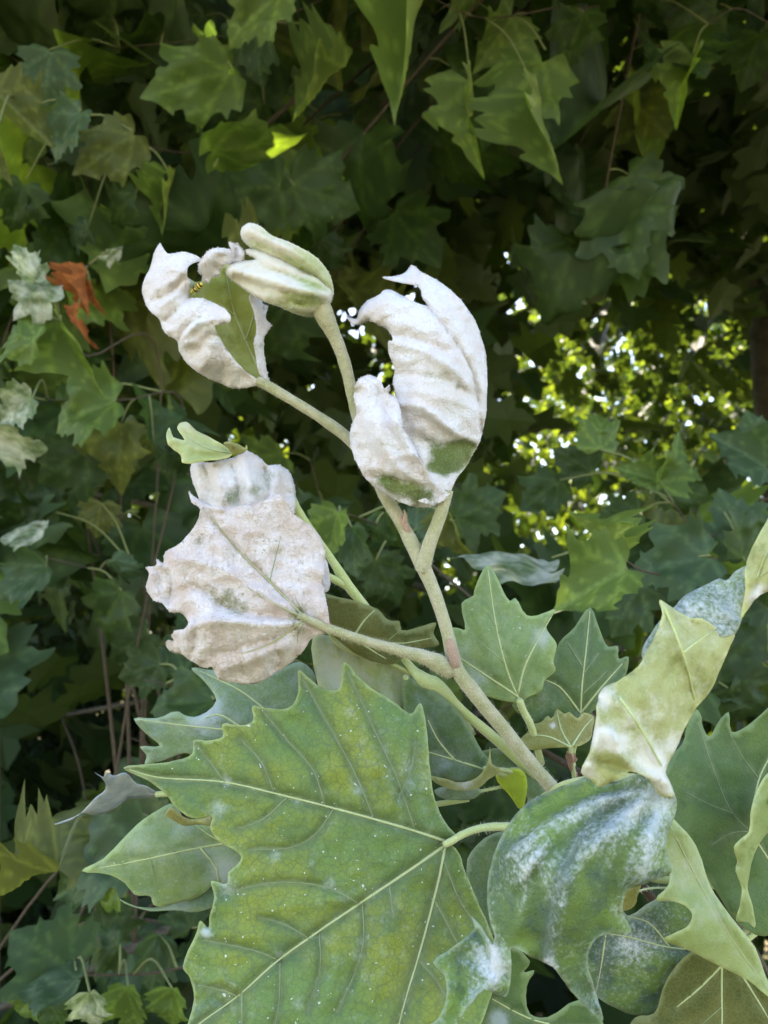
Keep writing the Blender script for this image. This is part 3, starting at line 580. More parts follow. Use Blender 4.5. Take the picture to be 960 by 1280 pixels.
# ---- the mildewed shoot: main stem with four crumpled leaves
shoot = thing('mildewed_shoot', 'downy upright plane shoot carrying four crumpled leaves white with mildew', 'shoot', P(715, 1010, .445))
st, st_s = stalk(shoot, 'stem', 4, [(205, -140), (250, -40), (290, 45), (340, 130), (398, 245), (440, 340), (480, 465), (498, 545), (560, 640), (650, 750), (720, 838), (800, 930), (860, 985), (1000, 1200)],
      [.438, .436, .432, .428, .424, .422, .420, .418, .420, .424, .428, .434, .44, .46], [5, 6.5, 8.2, 8.2, 9.5, 8.3, 8, 9, 9.2, 8.6, 8.4, 8.4, 8.6, 9], hairs=2200, sides=16, seed=1)
stalk(shoot, 'bud_scar', 4, [(482, 478), (491, 505), (501, 545), (505, 560)], [.4175, .4165, .4155, .4165], [4.5, 7, 7.4, 5], 'stem_pink', hairs=60, sides=16)
stalk(shoot, 'bud_scar', 4, [(336, 108), (352, 140), (364, 168)], [.4268, .4255, .425], [3.6, 5.5, 4], 'stem_pink', hairs=50)
stalk(shoot, 'bud', 4, [(346, 138), (352, 112), (349, 88)], [.425, .424, .424], [3.2, 2.6, .6], 'stem_pink', hairs=20, sides=8)
# leaf A: half rolled, pale outside, olive hollow
lA, dA = blade(shoot, 'leaf', 1, [(545, 700), (500, 713), (420, 719), (370, 701), (300, 668), (240, 620), (205, 570), (195, 525), (150, 500), (125, 445), (85, 410), (60, 340), (62, 300), (85, 250), (105, 185), (127, 143), (138, 160), (165, 185), (215, 175), (255, 185), (295, 208), (242, 230), (234, 262), (247, 300), (243, 355),
      (300, 362), (345, 380), (385, 402), (408, 425), (410, 450), (395, 464), (345, 470), (378, 540), (420, 600), (470, 655), (520, 688)], .436,
      [(540, 700, 4), (400, 700, 14), (300, 600, 0), (200, 540, 6), (220, 420, -4), (90, 350, 14), (120, 170, 12), (200, 250, -2), (280, 200, 2), (240, 340, 2), (380, 430, -12), (340, 470, -8), (420, 600, -3)],
      [([(110, 330), (170, 300), (225, 250)], 2.2, 8), ([(130, 400), (190, 350), (235, 300)], 2.2, 7), ([(100, 370), (170, 340), (215, 290)], -1.6, 4), ([(150, 450), (200, 405), (245, 360)], -2.2, 5),
       ([(150, 500), (210, 470), (280, 380)], 1.5, 8), ([(225, 520), (270, 470), (330, 450), (400, 445)], 4.0, 9), ([(205, 530), (240, 470), (290, 440)], -2.5, 4), ([(235, 540), (270, 530), (310, 500)], 2.0, 5), ([(300, 640), (340, 560), (335, 490)], 1.8, 9), ([(260, 600), (300, 540), (320, 500)], -1.2, 6),
       ([(370, 690), (380, 620), (360, 540)], -1.4, 8), ([(470, 700), (430, 640), (400, 600)], 1.2, 8)],
      'white', 1.0, [(210, 470, 40, -.25), (280, 620, 60, -.15), (150, 420, 40, -.2), (240, 210, 40, -.3)], step=3.2, edge=(5, 6), wr=(.7, 12, 1.0), gain=1.4, felt=5000, rag=.9, rm=.16, label='half-rolled white felted leaf with an olive hollow')
blade(lA, 'hollow', 1, [(556, 700), (470, 668), (390, 600), (330, 500), (280, 400), (225, 370), (222, 312), (238, 284), (268, 296), (300, 290), (330, 278), (375, 238), (420, 225), (460, 290), (510, 350), (545, 400), (535, 480), (525, 560), (540, 640)], .447,
      [(545, 698, -4), (450, 560, 10), (430, 450, 12), (400, 300, 8), (250, 330, 2), (530, 430, 0), (480, 640, 3), (330, 500, 3)],
      [([(540, 680), (470, 520), (420, 400), (390, 260)], -2, 7), ([(450, 500), (480, 420), (500, 370)], -1.2, 6), ([(430, 440), (380, 400), (330, 360)], -1, 6)],
      'olive', .03, [(520, 380, 40, .5), (240, 300, 26, .5)], [[(545, 690), (470, 530), (420, 400), (390, 250)], [(470, 530), (500, 440), (510, 370)], [(430, 430), (360, 380)]], step=5, wr=(.6, 14, 1.0), gain=1.4, rag=.9, rm=.16, vr=(1.1, .5), vmat='stem2')
blade(lA, 'curled_edge', 1, [(556, 696), (528, 660), (512, 600), (503, 540), (515, 490), (505, 420), (492, 380), (488, 350), (520, 346), (543, 385), (557, 393), (550, 445), (572, 468), (542, 520), (546, 600), (556, 660), (562, 690)], .440,
      [(550, 690, 0), (520, 560, -2), (560, 470, 6), (500, 400, -2), (530, 350, 4)], [([(520, 640), (522, 520), (520, 400)], 1.5, 5)], 'white', .8, [(515, 560, 40, -.35)], step=3.2, edge=(2, 4), wr=(.5, 9, 1.0), gain=1.4, felt=5000, rag=.9, rm=.16)
blade(lA, 'curled_lobe', 1, [(283, 252), (288, 215), (310, 185), (340, 163), (400, 164), (418, 178), (403, 138), (432, 143), (440, 140), (462, 175), (464, 205), (420, 222), (388, 228), (372, 240), (365, 268), (335, 278), (318, 300), (295, 290), (300, 272)], .432,
      [(290, 240, 4), (350, 200, -4), (440, 160, 4), (450, 210, 2), (330, 280, 3)], [([(300, 230), (350, 180), (410, 175)], 2.5, 9), ([(418, 225), (432, 190), (425, 150)], -2, 4), ([(440, 210), (448, 180), (436, 150)], 1.8, 4)], 'white', 1.05, [(440, 180, 30, -.3)], step=3.2, edge=(3, 5), wr=(.5, 8, 1.0), gain=1.4, felt=5000, rag=.9, rm=.16)
stalk(lA, 'petiole', 1, [(520, 690), (560, 712), (700, 795), (800, 860), (885, 925), (1010, 1060)], [.438, .437, .436, .436, .436, .434], [6, 6.3, 6.6, 7, 7.5, 7.5], 'stem', hairs=700, seed=2)
# leaf B: folded like a bud
lB, dB = blade(shoot, 'leaf', 1, [(397, 262), (400, 236), (440, 216), (512, 206), (478, 184), (473, 166), (530, 172), (600, 200), (680, 245), (760, 285), (815, 335), (814, 365), (800, 392), (770, 420), (735, 433), (680, 426), (600, 391), (550, 375), (510, 355), (460, 320), (415, 285)], .424,
      [(400, 250, 4), (600, 300, -9), (740, 350, -10), (810, 350, 0), (740, 430, 6), (520, 350, 2), (500, 190, 6), (700, 260, 0)],
      [([(420, 250), (560, 290), (700, 330), (800, 350)], 2.2, 8), ([(450, 290), (580, 345), (700, 385)], -1.6, 5), ([(520, 220), (640, 270), (760, 315)], -1.5, 5), ([(600, 350), (680, 400), (740, 410)], 1.3, 6), ([(470, 240), (600, 255), (790, 330)], -1.2, 3.5), ([(430, 275), (560, 320), (760, 365)], -1.2, 3.5), ([(560, 365), (650, 385), (770, 380)], -1.0, 3.5)],
      'cream', .55, [(480, 260, 90, .6), (620, 290, 70, .3), (720, 370, 60, -.35), (640, 370, 50, -.25)], step=3.2, edge=(3.2, 4, 1), gain=1.7, felt=3500, wr=(.4, 12, .8), rm=.2, label='bud-like leaf folded over itself, cream and pale green')
blade(lB, 'upper_fold', 1, [(453, 92), (465, 72), (490, 61), (530, 75), (570, 108), (640, 135), (700, 165), (760, 205), (800, 255), (819, 310), (818, 350), (790, 345), (740, 310), (660, 262), (590, 215), (540, 190), (490, 157), (456, 122)], .430,
      [(470, 90, 2), (600, 150, -5), (740, 230, -6), (815, 330, -3), (560, 180, 0)], [([(480, 90), (600, 150), (740, 230), (800, 310)], 2.0, 9), ([(500, 130), (620, 190), (760, 290)], -1.2, 4), ([(500, 85), (640, 150), (780, 250)], -1.0, 3.5)], 'cream', .42, [(480, 90, 50, .5), (620, 150, 60, .2), (780, 300, 60, -.3), (700, 200, 60, -.2)], step=3.2, edge=(3.2, 4, 1), gain=1.7, felt=3000, wr=(.4, 12, .8), rm=.2)
stalk(lB, 'petiole', 1, [(770, 390), (786, 430), (815, 490), (850, 570), (880, 670), (905, 790), (935, 900), (1000, 1080)], [.427, .428, .430, .432, .434, .436, .437, .437], [12, 12.5, 9.5, 8, 7.4, 7.2, 7, 7], 'stem', hairs=700, seed=3)
# leaf C: big cupped white leaf
lC, dC = blade(shoot, 'leaf', 2, [(556, 1180), (520, 1200), (460, 1205), (380, 1160), (300, 1080), (240, 1000), (215, 900), (235, 800), (300, 760), (322, 700), (306, 640), (312, 560), (295, 520), (284, 480), (286, 440), (302, 436), (280, 382), (240, 360), (185, 340), (150, 362), (115, 358), (82, 322), (102, 332), (140, 332), (150, 290), (185, 250), (250, 215), (262, 200), (292, 198), (330, 215), (380, 238), (425, 262),
      (470, 270), (440, 225), (432, 188), (370, 170), (310, 156), (258, 140), (310, 135), (360, 118), (392, 86), (406, 86), (440, 112), (490, 140), (560, 185), (610, 230), (650, 280), (690, 340), (720, 420), (738, 480), (748, 570), (746, 680), (740, 800), (715, 910), (660, 1010), (592, 1110), (578, 1150)], .412,
      [(556, 1180, 8), (400, 1100, 0), (450, 600, -8), (320, 560, 2), (120, 340, 16), (260, 260, 4), (300, 140, 26), (450, 130, 20), (560, 260, 6), (700, 420, 14), (745, 620, 17), (720, 850, 14), (620, 560, -3), (600, 1000, 12), (520, 1000, 6), (660, 960, 16), (480, 850, -4), (230, 900, 6)],
      [([(300, 445), (420, 480), (560, 545), (650, 640)], 2.6, 8), ([(300, 405), (400, 425), (520, 470), (600, 540)], -2.0, 7), ([(320, 590), (450, 600), (600, 640), (680, 700)], -2.2, 8), ([(320, 680), (450, 680), (600, 720), (690, 760)], 1.8, 8),
       ([(340, 740), (430, 745), (540, 825), (620, 880), (700, 910)], 3.6, 7), ([(440, 900), (560, 920), (690, 925)], -2.6, 8), ([(440, 240), (580, 420), (680, 600), (716, 800), (712, 905)], -2.4, 4), ([(470, 210), (620, 380), (710, 600), (730, 800)], 1.6, 7),
       ([(150, 330), (260, 260), (360, 270)], 2.0, 7), ([(240, 350), (340, 320), (450, 340)], -1.5, 7), ([(430, 960), (460, 1040), (500, 1120)], 2.2, 6), ([(430, 1150), (500, 1110), (560, 1160)], 1.5, 6), ([(370, 170), (400, 130), (430, 110)], 1.6, 5), ([(370, 820), (380, 900), (400, 980)], -1.5, 6)],
      'white', 1.12, [(600, 980, 70, -1.5), (655, 950, 55, -1.2), (540, 1030, 55, -1.0), (470, 1030, 32, -.8), (500, 960, 36, -.6), (630, 830, 45, -.42), (610, 655, 26, -.5), (470, 610, 60, -.28), (660, 1010, 40, -.7), (480, 910, 40, -.35), (700, 470, 40, -.15)],
      [[(556, 1180), (640, 1040), (708, 905), (718, 780), (680, 600), (580, 420), (440, 250)]], step=3.2, edge=(6, 6), wr=(.7, 13, 1.0), gain=1.2, felt=11000, rag=.9, rm=.2, vr=(0, 0), label='large cupped leaf, felted white with one bare green patch')
blade(lC, 'folded_lobe', 2, [(552, 1168), (520, 1200), (450, 1223), (350, 1201), (232, 1131), (165, 1070), (116, 962), (104, 890), (112, 830), (135, 770), (124, 700), (135, 630), (168, 602), (210, 604), (246, 626), (268, 662), (286, 644), (291, 664), (284, 686), (318, 702), (340, 760), (350, 840), (400, 930), (450, 1020), (500, 1110)], .404,
      [(552, 1168, 13), (450, 1222, 14), (220, 1130, 8), (110, 900, 12), (140, 640, 8), (290, 690, 4), (230, 850, -5), (340, 1000, -3), (440, 1100, 2)],
      [([(180, 640), (210, 780), (260, 940), (380, 1070), (540, 1160)], 2.5, 10), ([(240, 660), (270, 780), (320, 900)], -1.8, 5), ([(300, 720), (320, 830), (400, 970)], 1.5, 5), ([(215, 1075), (330, 1090), (450, 1118), (548, 1166)], -2.6, 4.5), ([(240, 1110), (350, 1160), (460, 1180)], 1.2, 6), ([(150, 720), (170, 860), (220, 980)], -1.0, 6)],
      'white', 1.1, [(260, 1095, 45, -.8), (340, 1140, 55, -.85), (420, 1165, 50, -.95), (480, 1165, 40, -.7), (400, 1110, 36, -.45), (200, 690, 30, -.25), (300, 1110, 40, -.6)], step=3.4, edge=(7, 7), wr=(.6, 12, 1.0), gain=1.4, felt=5000, rag=.9, rm=.16, seed=4)
stalk(lC, 'petiole', 4, [(476, 30), (468, 70), (448, 130), (425, 190), (408, 250), (400, 275)], [.421, .421, .421, .421, .4215, .422], [8.5, 8, 8, 9, 9.4, 8], 'stem', hairs=500, seed=4)
# leaf D: broad beige crumpled leaf
lD, dD = blade(shoot, 'leaf', 3, [(710, 790), (702, 822), (650, 838), (622, 880), (580, 920), (515, 965), (450, 1002), (380, 998), (318, 982), (296, 942), (270, 946), (225, 920), (185, 895), (155, 888), (136, 870), (138, 850), (165, 850), (155, 830), (165, 815), (200, 808), (215, 785), (190, 752), (150, 748), (120, 715), (90, 706), (65, 660), (76, 612), (64, 592), (100, 584), (104, 562), (125, 578), (133, 535), (180, 511), (215, 472), (245, 430), (255, 385), (226, 362), (214, 322), (238, 345), (275, 364), (340, 382), (410, 370), (470, 364), (530, 330), (556, 355), (582, 402), (640, 440), (690, 510), (693, 580), (690, 660), (702, 730)], .400,
      [(700, 790, -2), (620, 760, -4), (450, 600, 2), (560, 380, 6), (680, 540, 8), (250, 400, 6), (100, 640, 12), (200, 560, 2), (330, 680, -4), (240, 850, -6), (430, 960, 6), (300, 960, 4), (160, 870, 8), (500, 850, -6), (600, 880, 4), (330, 500, 0)],
      [([(620, 765), (500, 640), (380, 520), (290, 420)], -1.6, 5), ([(620, 770), (480, 690), (340, 600), (180, 560)], 2.4, 10), ([(610, 775), (480, 760), (350, 730), (240, 650)], -3.0, 9), ([(600, 790), (450, 790), (330, 780), (215, 800)], 3.6, 9), ([(590, 800), (480, 850), (380, 880), (300, 900)], -2.0, 6), ([(560, 860), (450, 910), (330, 950)], 2.4, 8),
       ([(240, 780), (235, 850), (220, 910)], -1.8, 6), ([(200, 820), (210, 870), (250, 920)], 2.2, 6), ([(520, 880), (540, 920), (520, 950)], -1.6, 4), ([(470, 900), (480, 950), (450, 990)], 1.6, 5), ([(400, 930), (410, 970)], -1.5, 5), ([(110, 600), (150, 620), (150, 700)], -2.2, 5), ([(85, 620), (90, 660), (110, 700)], 2.2, 6), ([(190, 650), (220, 640), (260, 650)], 1.5, 5), ([(100, 580), (130, 600)], 1.5, 4), ([(600, 450), (660, 600), (680, 740)], 1.0, 10), ([(225, 350), (260, 375), (330, 388)], 1.8, 4)],
      'beige', .95, [(530, 540, 22, -.45), (455, 430, 24, -.3), (340, 690, 40, -.55), (390, 735, 45, -.55), (290, 655, 22, -.4), (250, 510, 35, -.45), (600, 740, 30, -.55), (590, 770, 35, -.4), (600, 820, 24, -.5), (520, 850, 30, -.3), (430, 560, 30, -.2), (560, 650, 30, .15), (500, 700, 60, .2), (250, 590, 60, .25), (420, 800, 60, .25), (300, 840, 60, .2), (400, 950, 24, -.25)],
      [[(620, 765), (500, 640), (380, 520), (290, 410)], [(620, 768), (540, 730), (420, 660)], [(620, 775), (520, 850), (450, 880), (400, 895)], [(625, 760), (590, 700)], [(500, 640), (520, 560), (540, 480)], [(620, 790), (600, 830), (600, 860)]],
      step=3.2, edge=(4, 5), wr=(.9, 14, 1.3), gain=1.8, fmat='felt_beige', felt=9000, rag=.9, rm=.14, vr=(2.0, .6), vmat='stem', vw=2.2, label='broad beige leaf crumpled and crusted with mildew')
stalk(lD, 'petiole', 4, [(30, 405), (75, 425), (140, 452), (240, 485), (330, 510), (410, 532), (455, 552), (492, 580)], [.394, .3955, .399, .405, .410, .414, .416, .419], [4.2, 5.2, 6, 6.2, 7, 9, 11.5, 7], 'stem', hairs=900, seed=5)

# ---- the young shoot behind it
young = thing('young_shoot', 'slender pale green shoot with puckered white leaf and unfolding tip behind the beige leaf', 'shoot', P(690, 990, .47))
yst, ys = stalk(young, 'stem', 3, [(520, 250), (575, 340), (600, 390), (650, 465), (720, 565), (770, 645), (850, 745), (930, 850), (1000, 945), (1040, 985), (1090, 1010), (1160, 1080), (1290, 1190), (1480, 1360)],
      [.442, .444, .445, .447, .449, .45, .452, .455, .455, .452, .452, .455, .46, .475], [4, 5, 5, 4.6, 5, 6.5, 5.2, 5, 5, 9, 10, 6.5, 6.5, 7], 'stem2', hairs=300, seed=8)
stalk(young, 'side_stalk', 3, [(640, 585), (690, 612), (740, 640), (770, 655)], [.445, .446, .448, .45], [4, 4.2, 4.6, 4.6], 'stem2', hairs=60)
l1, _ = blade(young, 'leaf', 3, [(250, 348), (226, 272), (221, 236), (245, 214), (280, 222), (330, 213), (372, 205), (420, 180), (470, 210), (492, 232), (535, 230), (575, 265), (590, 322), (586, 395), (560, 440), (470, 420), (400, 420), (330, 420), (270, 400)], .432,
      [(230, 260, 8), (400, 280, -6), (580, 320, 10), (300, 380, 2), (430, 190, 6), (500, 380, -2)],
      [([(300, 225), (325, 290), (335, 360)], 2.4, 6), ([(270, 230), (290, 300), (300, 360)], -2, 5), ([(365, 230), (385, 300), (390, 370)], -2.4, 5), ([(410, 200), (430, 290), (430, 370)], 2.2, 8), ([(480, 240), (495, 300), (490, 360)], -2.2, 4), ([(525, 250), (520, 310), (500, 370)], 1.6, 6), ([(245, 230), (255, 300)], 1.6, 6)],
      'white', .98, [(360, 345, 30, -.7), (440, 300, 50, -.35), (510, 270, 40, -.4), (440, 340, 40, -.3)], step=3.2, edge=(4, 5), wr=(.5, 11, 1.0), gain=1.4, felt=5000, rag=.9, rm=.16, seed=9, label='puckered bluish white leaf')
blade(l1, 'hanging_edge', 3, [(660, 560), (695, 560), (708, 590), (713, 650), (708, 675), (680, 678), (660, 640)], .438, [(690, 600, 0)], [], 'white', .9, step=4, edge=(2, 5))
l2, _ = blade(young, 'leaf', 3, [(192, 222), (186, 196), (152, 168), (134, 132), (146, 98), (160, 132), (198, 142), (186, 118), (175, 100), (182, 84), (206, 78), (240, 108), (300, 140), (348, 166), (372, 190), (340, 206), (270, 216), (230, 223)], .428,
      [(140, 120, 2), (200, 160, -4), (340, 190, 2), (200, 90, 6), (280, 150, 2)], [([(160, 140), (240, 170), (340, 190)], 2, 5), ([(200, 120), (280, 155), (350, 180)], -1.6, 4), ([(190, 205), (260, 195), (340, 195)], -1.2, 4)],
      'cream', .08, [(200, 100, 30, .3)], [[(360, 188), (270, 165), (190, 120)]], step=3.4, edge=(3, 4), wr=(.4, 11, 1.0), gain=1.4, rag=.9, rm=.16, seed=10, vr=(.8, .4), label='pale green unfolding tip leaf')
blade(l2, 'brown_tip', 3, [(338, 150), (380, 152), (412, 168), (418, 158), (420, 176), (395, 192), (370, 190), (355, 172)], .427, [(380, 170, 0)], [([(345, 155), (390, 172)], 1.2, 3)], 'leaf_y', .0, step=3.4, edge=(2, 4))

# ---- leaves of the lower branch on the left of the main stem
low = thing('leafy_branch', 'plane branch bearing the very large veined green leaf and others under the beige leaf', 'branch', P(760, 1080, .47))
lw, lws = stalk(low, 'stem', 0, [(560, 905), (610, 920), (660, 960), (720, 1010), (790, 1090), (900, 1250)], [.475, .475, .475, .475, .48, .50], [3.5, 4.5, 5, 5.5, 6, 7], 'twig', hairs=0)
JV = [[(778, 430), (700, 404), (600, 375), (500, 348), (380, 318), (260, 291), (100, 279), (40, 262)], [(772, 434), (700, 485), (570, 572), (470, 640), (380, 705), (290, 785), (200, 850), (150, 895)], [(770, 436), (755, 510), (730, 610), (705, 700), (675, 800), (650, 900)],
      [(375, 317), (345, 245), (295, 190)], [(492, 346), (465, 265), (400, 190), (350, 130)], [(605, 376), (560, 270), (500, 160), (438, 50)], [(700, 404), (660, 290), (600, 160), (545, 40)], [(660, 330), (690, 260), (700, 200)], [(260, 291), (230, 250), (195, 205)], [(405, 325), (350, 375), (290, 400)], [(512, 352), (470, 410), (420, 440), (320, 447)],
      [(570, 572), (500, 535), (380, 522), (250, 550)], [(455, 652), (400, 620), (340, 602)], [(385, 702), (330, 680), (210, 655)], [(290, 785), (250, 770), (200, 760)], [(578, 568), (580, 660), (560, 730), (520, 820)], [(478, 636), (480, 720), (450, 820)], [(388, 702), (385, 800), (370, 880)], [(765, 470), (800, 560), (840, 620), (860, 640)], [(742, 560), (790, 650), (830, 720)], [(705, 700), (740, 740), (780, 800)],
      [(640, 525), (645, 570), (650, 600)], [(300, 776), (300, 850)]]
lJ, dJ = blade(low, 'leaf', 5, [(778, 428), (798, 420), (770, 386), (745, 330), (735, 270), (728, 190), (722, 140), (711, 108), (690, 134), (650, 106), (600, 75), (570, 50), (537, 14), (530, 42), (524, 76), (490, 76), (460, 56), (430, 32), (430, 82), (414, 116), (385, 123), (345, 118), (324, 116), (325, 150), (300, 160), (256, 157), (255, 186), (225, 195), (188, 195), (186, 225), (130, 245), (26, 258), (80, 285), (120, 315), (160, 360), (195, 376), (231, 371), (228, 400), (250, 430), (280, 446), (299, 466), (270, 500), (265, 526), (229, 519), (236, 555), (226, 600), (222, 628), (204, 611), (195, 640), (164, 716), (180, 742), (190, 790), (175, 850), (160, 900),
      (230, 950), (330, 990), (420, 975), (520, 960), (590, 930), (640, 1000), (720, 950), (760, 900), (830, 880), (870, 800), (892, 700), (868, 620), (840, 560), (812, 490), (798, 450)], .388,
      [(778, 430, 6), (430, 40, 22), (540, 20, 22), (700, 120, 22), (28, 258, 8), (350, 150, 14), (230, 520, -6), (300, 400, 0), (170, 720, -12), (200, 900, -26), (500, 700, -16), (650, 950, -30), (880, 700, 2), (500, 450, -2), (600, 250, 8)],
      [(v, -2.0, 8) for v in JV[:3]] + [(v, -1.5, 6) for v in JV[3:18]] + [([(560, 330), (510, 230), (440, 130)], 1.1, 9), ([(650, 350), (610, 240), (560, 120)], 1.3, 9), ([(430, 300), (400, 230), (350, 160)], 1.0, 8), ([(330, 600), (430, 570), (540, 560)], 1.2, 10), ([(520, 620), (520, 720), (490, 800)], 1.4, 10), ([(660, 560), (640, 680), (600, 800)], 1.4, 12), ([(215, 760), (260, 745), (300, 780)], 1.8, 6), ([(190, 800), (240, 790), (300, 850)], -1.5, 8)],
      'leaf_j', .10, [(265, 290, 14, .5), (240, 350, 24, .36), (375, 465, 18, .3), (500, 525, 16, .3), (385, 690, 14, .3), (265, 530, 22, .6), (218, 640, 14, .7), (545, 130, 14, .35), (570, 310, 16, .4), (430, 340, 14, .3), (600, 640, 120, .10), (700, 300, 80, .12), (460, 480, 10, .3), (240, 770, 60, .12), (640, 200, 90, .08), (400, 280, 60, -.15), (430, 800, 20, .2), (330, 660, 60, -.15)],
      JV, step=3.7, edge=(1.5, 4), wr=(.8, 26, .45), vr=(2.0, .7), vmat='vein_j', vw=2.8, n=4, label='very large pointed green leaf with pale veins')
stalk(lJ, 'petiole', 5, [(765, 436), (782, 428), (805, 414), (840, 400), (880, 394), (930, 394), (1000, 380)], [.3925, .3925, .394, .398, .404, .41, .44], [4, 4.6, 4.4, 4.6, 5, 5.2, 5.5], 'stem2', hairs=150)
def simple(parent, k, outline, d0, mat, ctrl=(), veins=(), mil=.1, blobs=(), label=None, stem=None, petiole_px=None, pd=None, pr=3.6, pmat='stem2', step=6.5, wr=(.8, 24), edge=(2, 6), ridges=(), vr=(1.5, .6), seed=1, n=3):
    rd = list(ridges) + [(v, -.8, 5) for v in veins[:3]]
    o, f = blade(parent, 'leaf', k, outline, d0, ctrl, rd, mat, mil, blobs, veins, step, edge, wr, n, vr=vr, seed=seed, label=label)
    if petiole_px is not None: stalk(o, 'petiole', k, petiole_px, pd, pr, pmat, hairs=60, sides=8)
    return o
simple(low, 8, [(428, 303), (500, 302), (565, 279), (590, 292), (640, 294), (692, 245), (655, 185), (612, 140), (700, 150), (780, 130), (880, 150), (960, 120), (1010, 170), (980, 280), (900, 360), (800, 400), (700, 420), (620, 420), (590, 412), (520, 437), (464, 450), (470, 420), (448, 393), (512, 390), (468, 350)], .468, 'leaf_b', [(430, 303, 14), (700, 300, 0), (640, 150, 14), (960, 200, 4), (560, 420, 10)],
       [[(960, 330), (800, 340), (640, 330), (440, 305)], [(900, 320), (780, 220), (640, 150)], [(780, 335), (700, 290), (655, 300)]], .25, [(650, 310, 40, .5), (690, 270, 30, .4)], 'blue-green lobed leaf', None, [(960, 330), (1060, 330), (1300, 300)], [.466, .47, .475], ridges=[([(690, 250), (660, 300), (600, 330)], 2.5, 9)], seed=21)
simple(low, 8, [(262, 790), (330, 752), (440, 640), (510, 592), (560, 575), (600, 640), (680, 640), (760, 660), (820, 740), (800, 800), (720, 836), (690, 828), (640, 870), (560, 892), (520, 906), (490, 896), (482, 872), (432, 866), (400, 830), (350, 802)], .448, 'leaf_g', [(262, 790, 8), (700, 720, 4), (560, 600, 6), (500, 900, 2), (500, 740, -3)],
       [[(800, 690), (640, 715), (480, 750), (300, 785)], [(640, 715), (690, 780), (700, 830)], [(800, 690), (700, 690), (620, 640)], [(560, 730), (500, 680)], [(560, 732), (590, 810)], [(480, 750), (500, 830)]], .28, [(720, 780, 50, .5), (640, 715, 30, .25), (580, 640, 40, .25), (440, 700, 40, .2)], 'broad green leaf mottled yellow', None, [(800, 690), (900, 660), (1500, 560)], [.446, .455, .475], seed=22)
simple(low, 8, [(382, 880), (400, 895), (480, 918), (560, 916), (630, 922), (690, 900), (750, 850), (700, 820), (640, 850), (560, 890), (510, 905), (440, 905)], .455, 'leaf_d', [(382, 880, 0), (640, 900, -4), (740, 850, 0)], [], .25, [(560, 890, 50, .3)], 'deep green folded lobe', edge=(2, 5), seed=23)
o = simple(low, 8, [(174, 641), (250, 612), (300, 562), (338, 530), (333, 500), (303, 474), (330, 490), (345, 472), (362, 486), (402, 477), (436, 510), (470, 520), (505, 548), (460, 556), (410, 560), (365, 590), (312, 612), (262, 604), (222, 632)], .505, 'leaf_k', [(174, 641, 4), (340, 540, -3), (430, 510, 4)], [], .85, [(260, 600, 70, .4), (380, 540, 40, .1)], 'silvery curled small leaf', None, [(500, 545), (600, 540), (1200, 520)], [.505, .50, .475], edge=(4, 5), ridges=[([(220, 620), (320, 570), (420, 500)], 2, 6)], seed=24, step=4)
simple(low, 8, [(530, 610), (548, 585), (590, 620), (640, 625), (680, 612), (678, 645), (640, 640), (590, 645), (555, 628)], .44, 'leaf_y', [(600, 620, 0)], [], .15, [], 'withered brown leaf edge', None, [(670, 625), (800, 600), (1300, 540)], [.44, .46, .475], seed=25, step=4, pr=1.5)
# pleated pale leaf, dark leaf with curled edge, olive leaf, behind the stalk of the beige leaf
simple(low, 4, [(75, 472), (110, 465), (150, 480), (200, 510), (265, 540), (340, 560), (378, 590), (376, 640), (362, 692), (340, 680), (300, 700), (240, 720), (180, 740), (120, 690), (86, 600)], .452, 'leaf_m', [(80, 480, 0), (370, 600, 4), (200, 700, 0)], [], .35, [(120, 560, 60, .3), (180, 620, 60, .2)], 'pale pleated leaf', None, [(350, 590), (420, 640), (560, 760)], [.452, .46, .475], ridges=[([(150, 490), (170, 600), (180, 700)], 2.2, 6), ([(210, 520), (230, 620), (240, 710)], -2.2, 6), ([(265, 545), (285, 630), (300, 690)], 2.2, 6), ([(320, 560), (335, 640), (340, 680)], -2, 6)], seed=26)
simple(low, 4, [(350, 590), (400, 610), (450, 640), (500, 680), (545, 745), (580, 810), (604, 842), (600, 870), (575, 890), (520, 905), (470, 895), (420, 890), (380, 800), (350, 700)], .448, 'leaf_d', [(350, 600, 4), (600, 850, 0), (480, 760, -2), (430, 890, 0)], [[(590, 868), (500, 840), (400, 810)], [(500, 840), (450, 780), (420, 720)]], .22, [(470, 860, 60, .2), (420, 660, 60, .1)], 'dark green leaf with an upturned rim', None, [(590, 866), (640, 880), (700, 900)], [.447, .46, .475], seed=27)
simple(low, 4, [(420, 886), (470, 896), (520, 908), (560, 895), (585, 875), (602, 835), (606, 800), (612, 850), (640, 870), (600, 900), (570, 925), (520, 932), (460, 918)], .442, 'leaf_y', [(430, 890, 2), (540, 915, -2), (606, 810, 4)], [], .05, [(530, 915, 30, .35)], 'curled yellow-green leaf rim', None, [(610, 868), (660, 872), (720, 900)], [.443, .46, .475], step=4, seed=28, edge=(2, 5), pr=2.5)
lF = simple(low, 4, [(100, 343), (150, 352), (190, 360), (270, 388), (300, 420), (334, 424), (340, 450), (400, 440), (444, 428), (436, 460), (454, 495), (400, 505), (360, 520), (322, 552), (270, 548), (220, 530), (150, 480), (110, 440)], .436, 'leaf_o', [(105, 345, -2), (440, 440, 6), (300, 540, 6), (250, 450, 0)], [[(110, 440), (220, 470), (330, 490), (450, 470)], [(180, 460), (250, 510), (300, 540)], [(200, 465), (230, 420), (260, 390)], [(300, 482), (330, 455), (340, 440)]], .03, [], 'olive leaf seen from below', None, [(110, 440), (160, 500), (330, 560), (480, 660), (560, 760)], [.44, .445, .455, .465, .475], pr=2.4, seed=29)
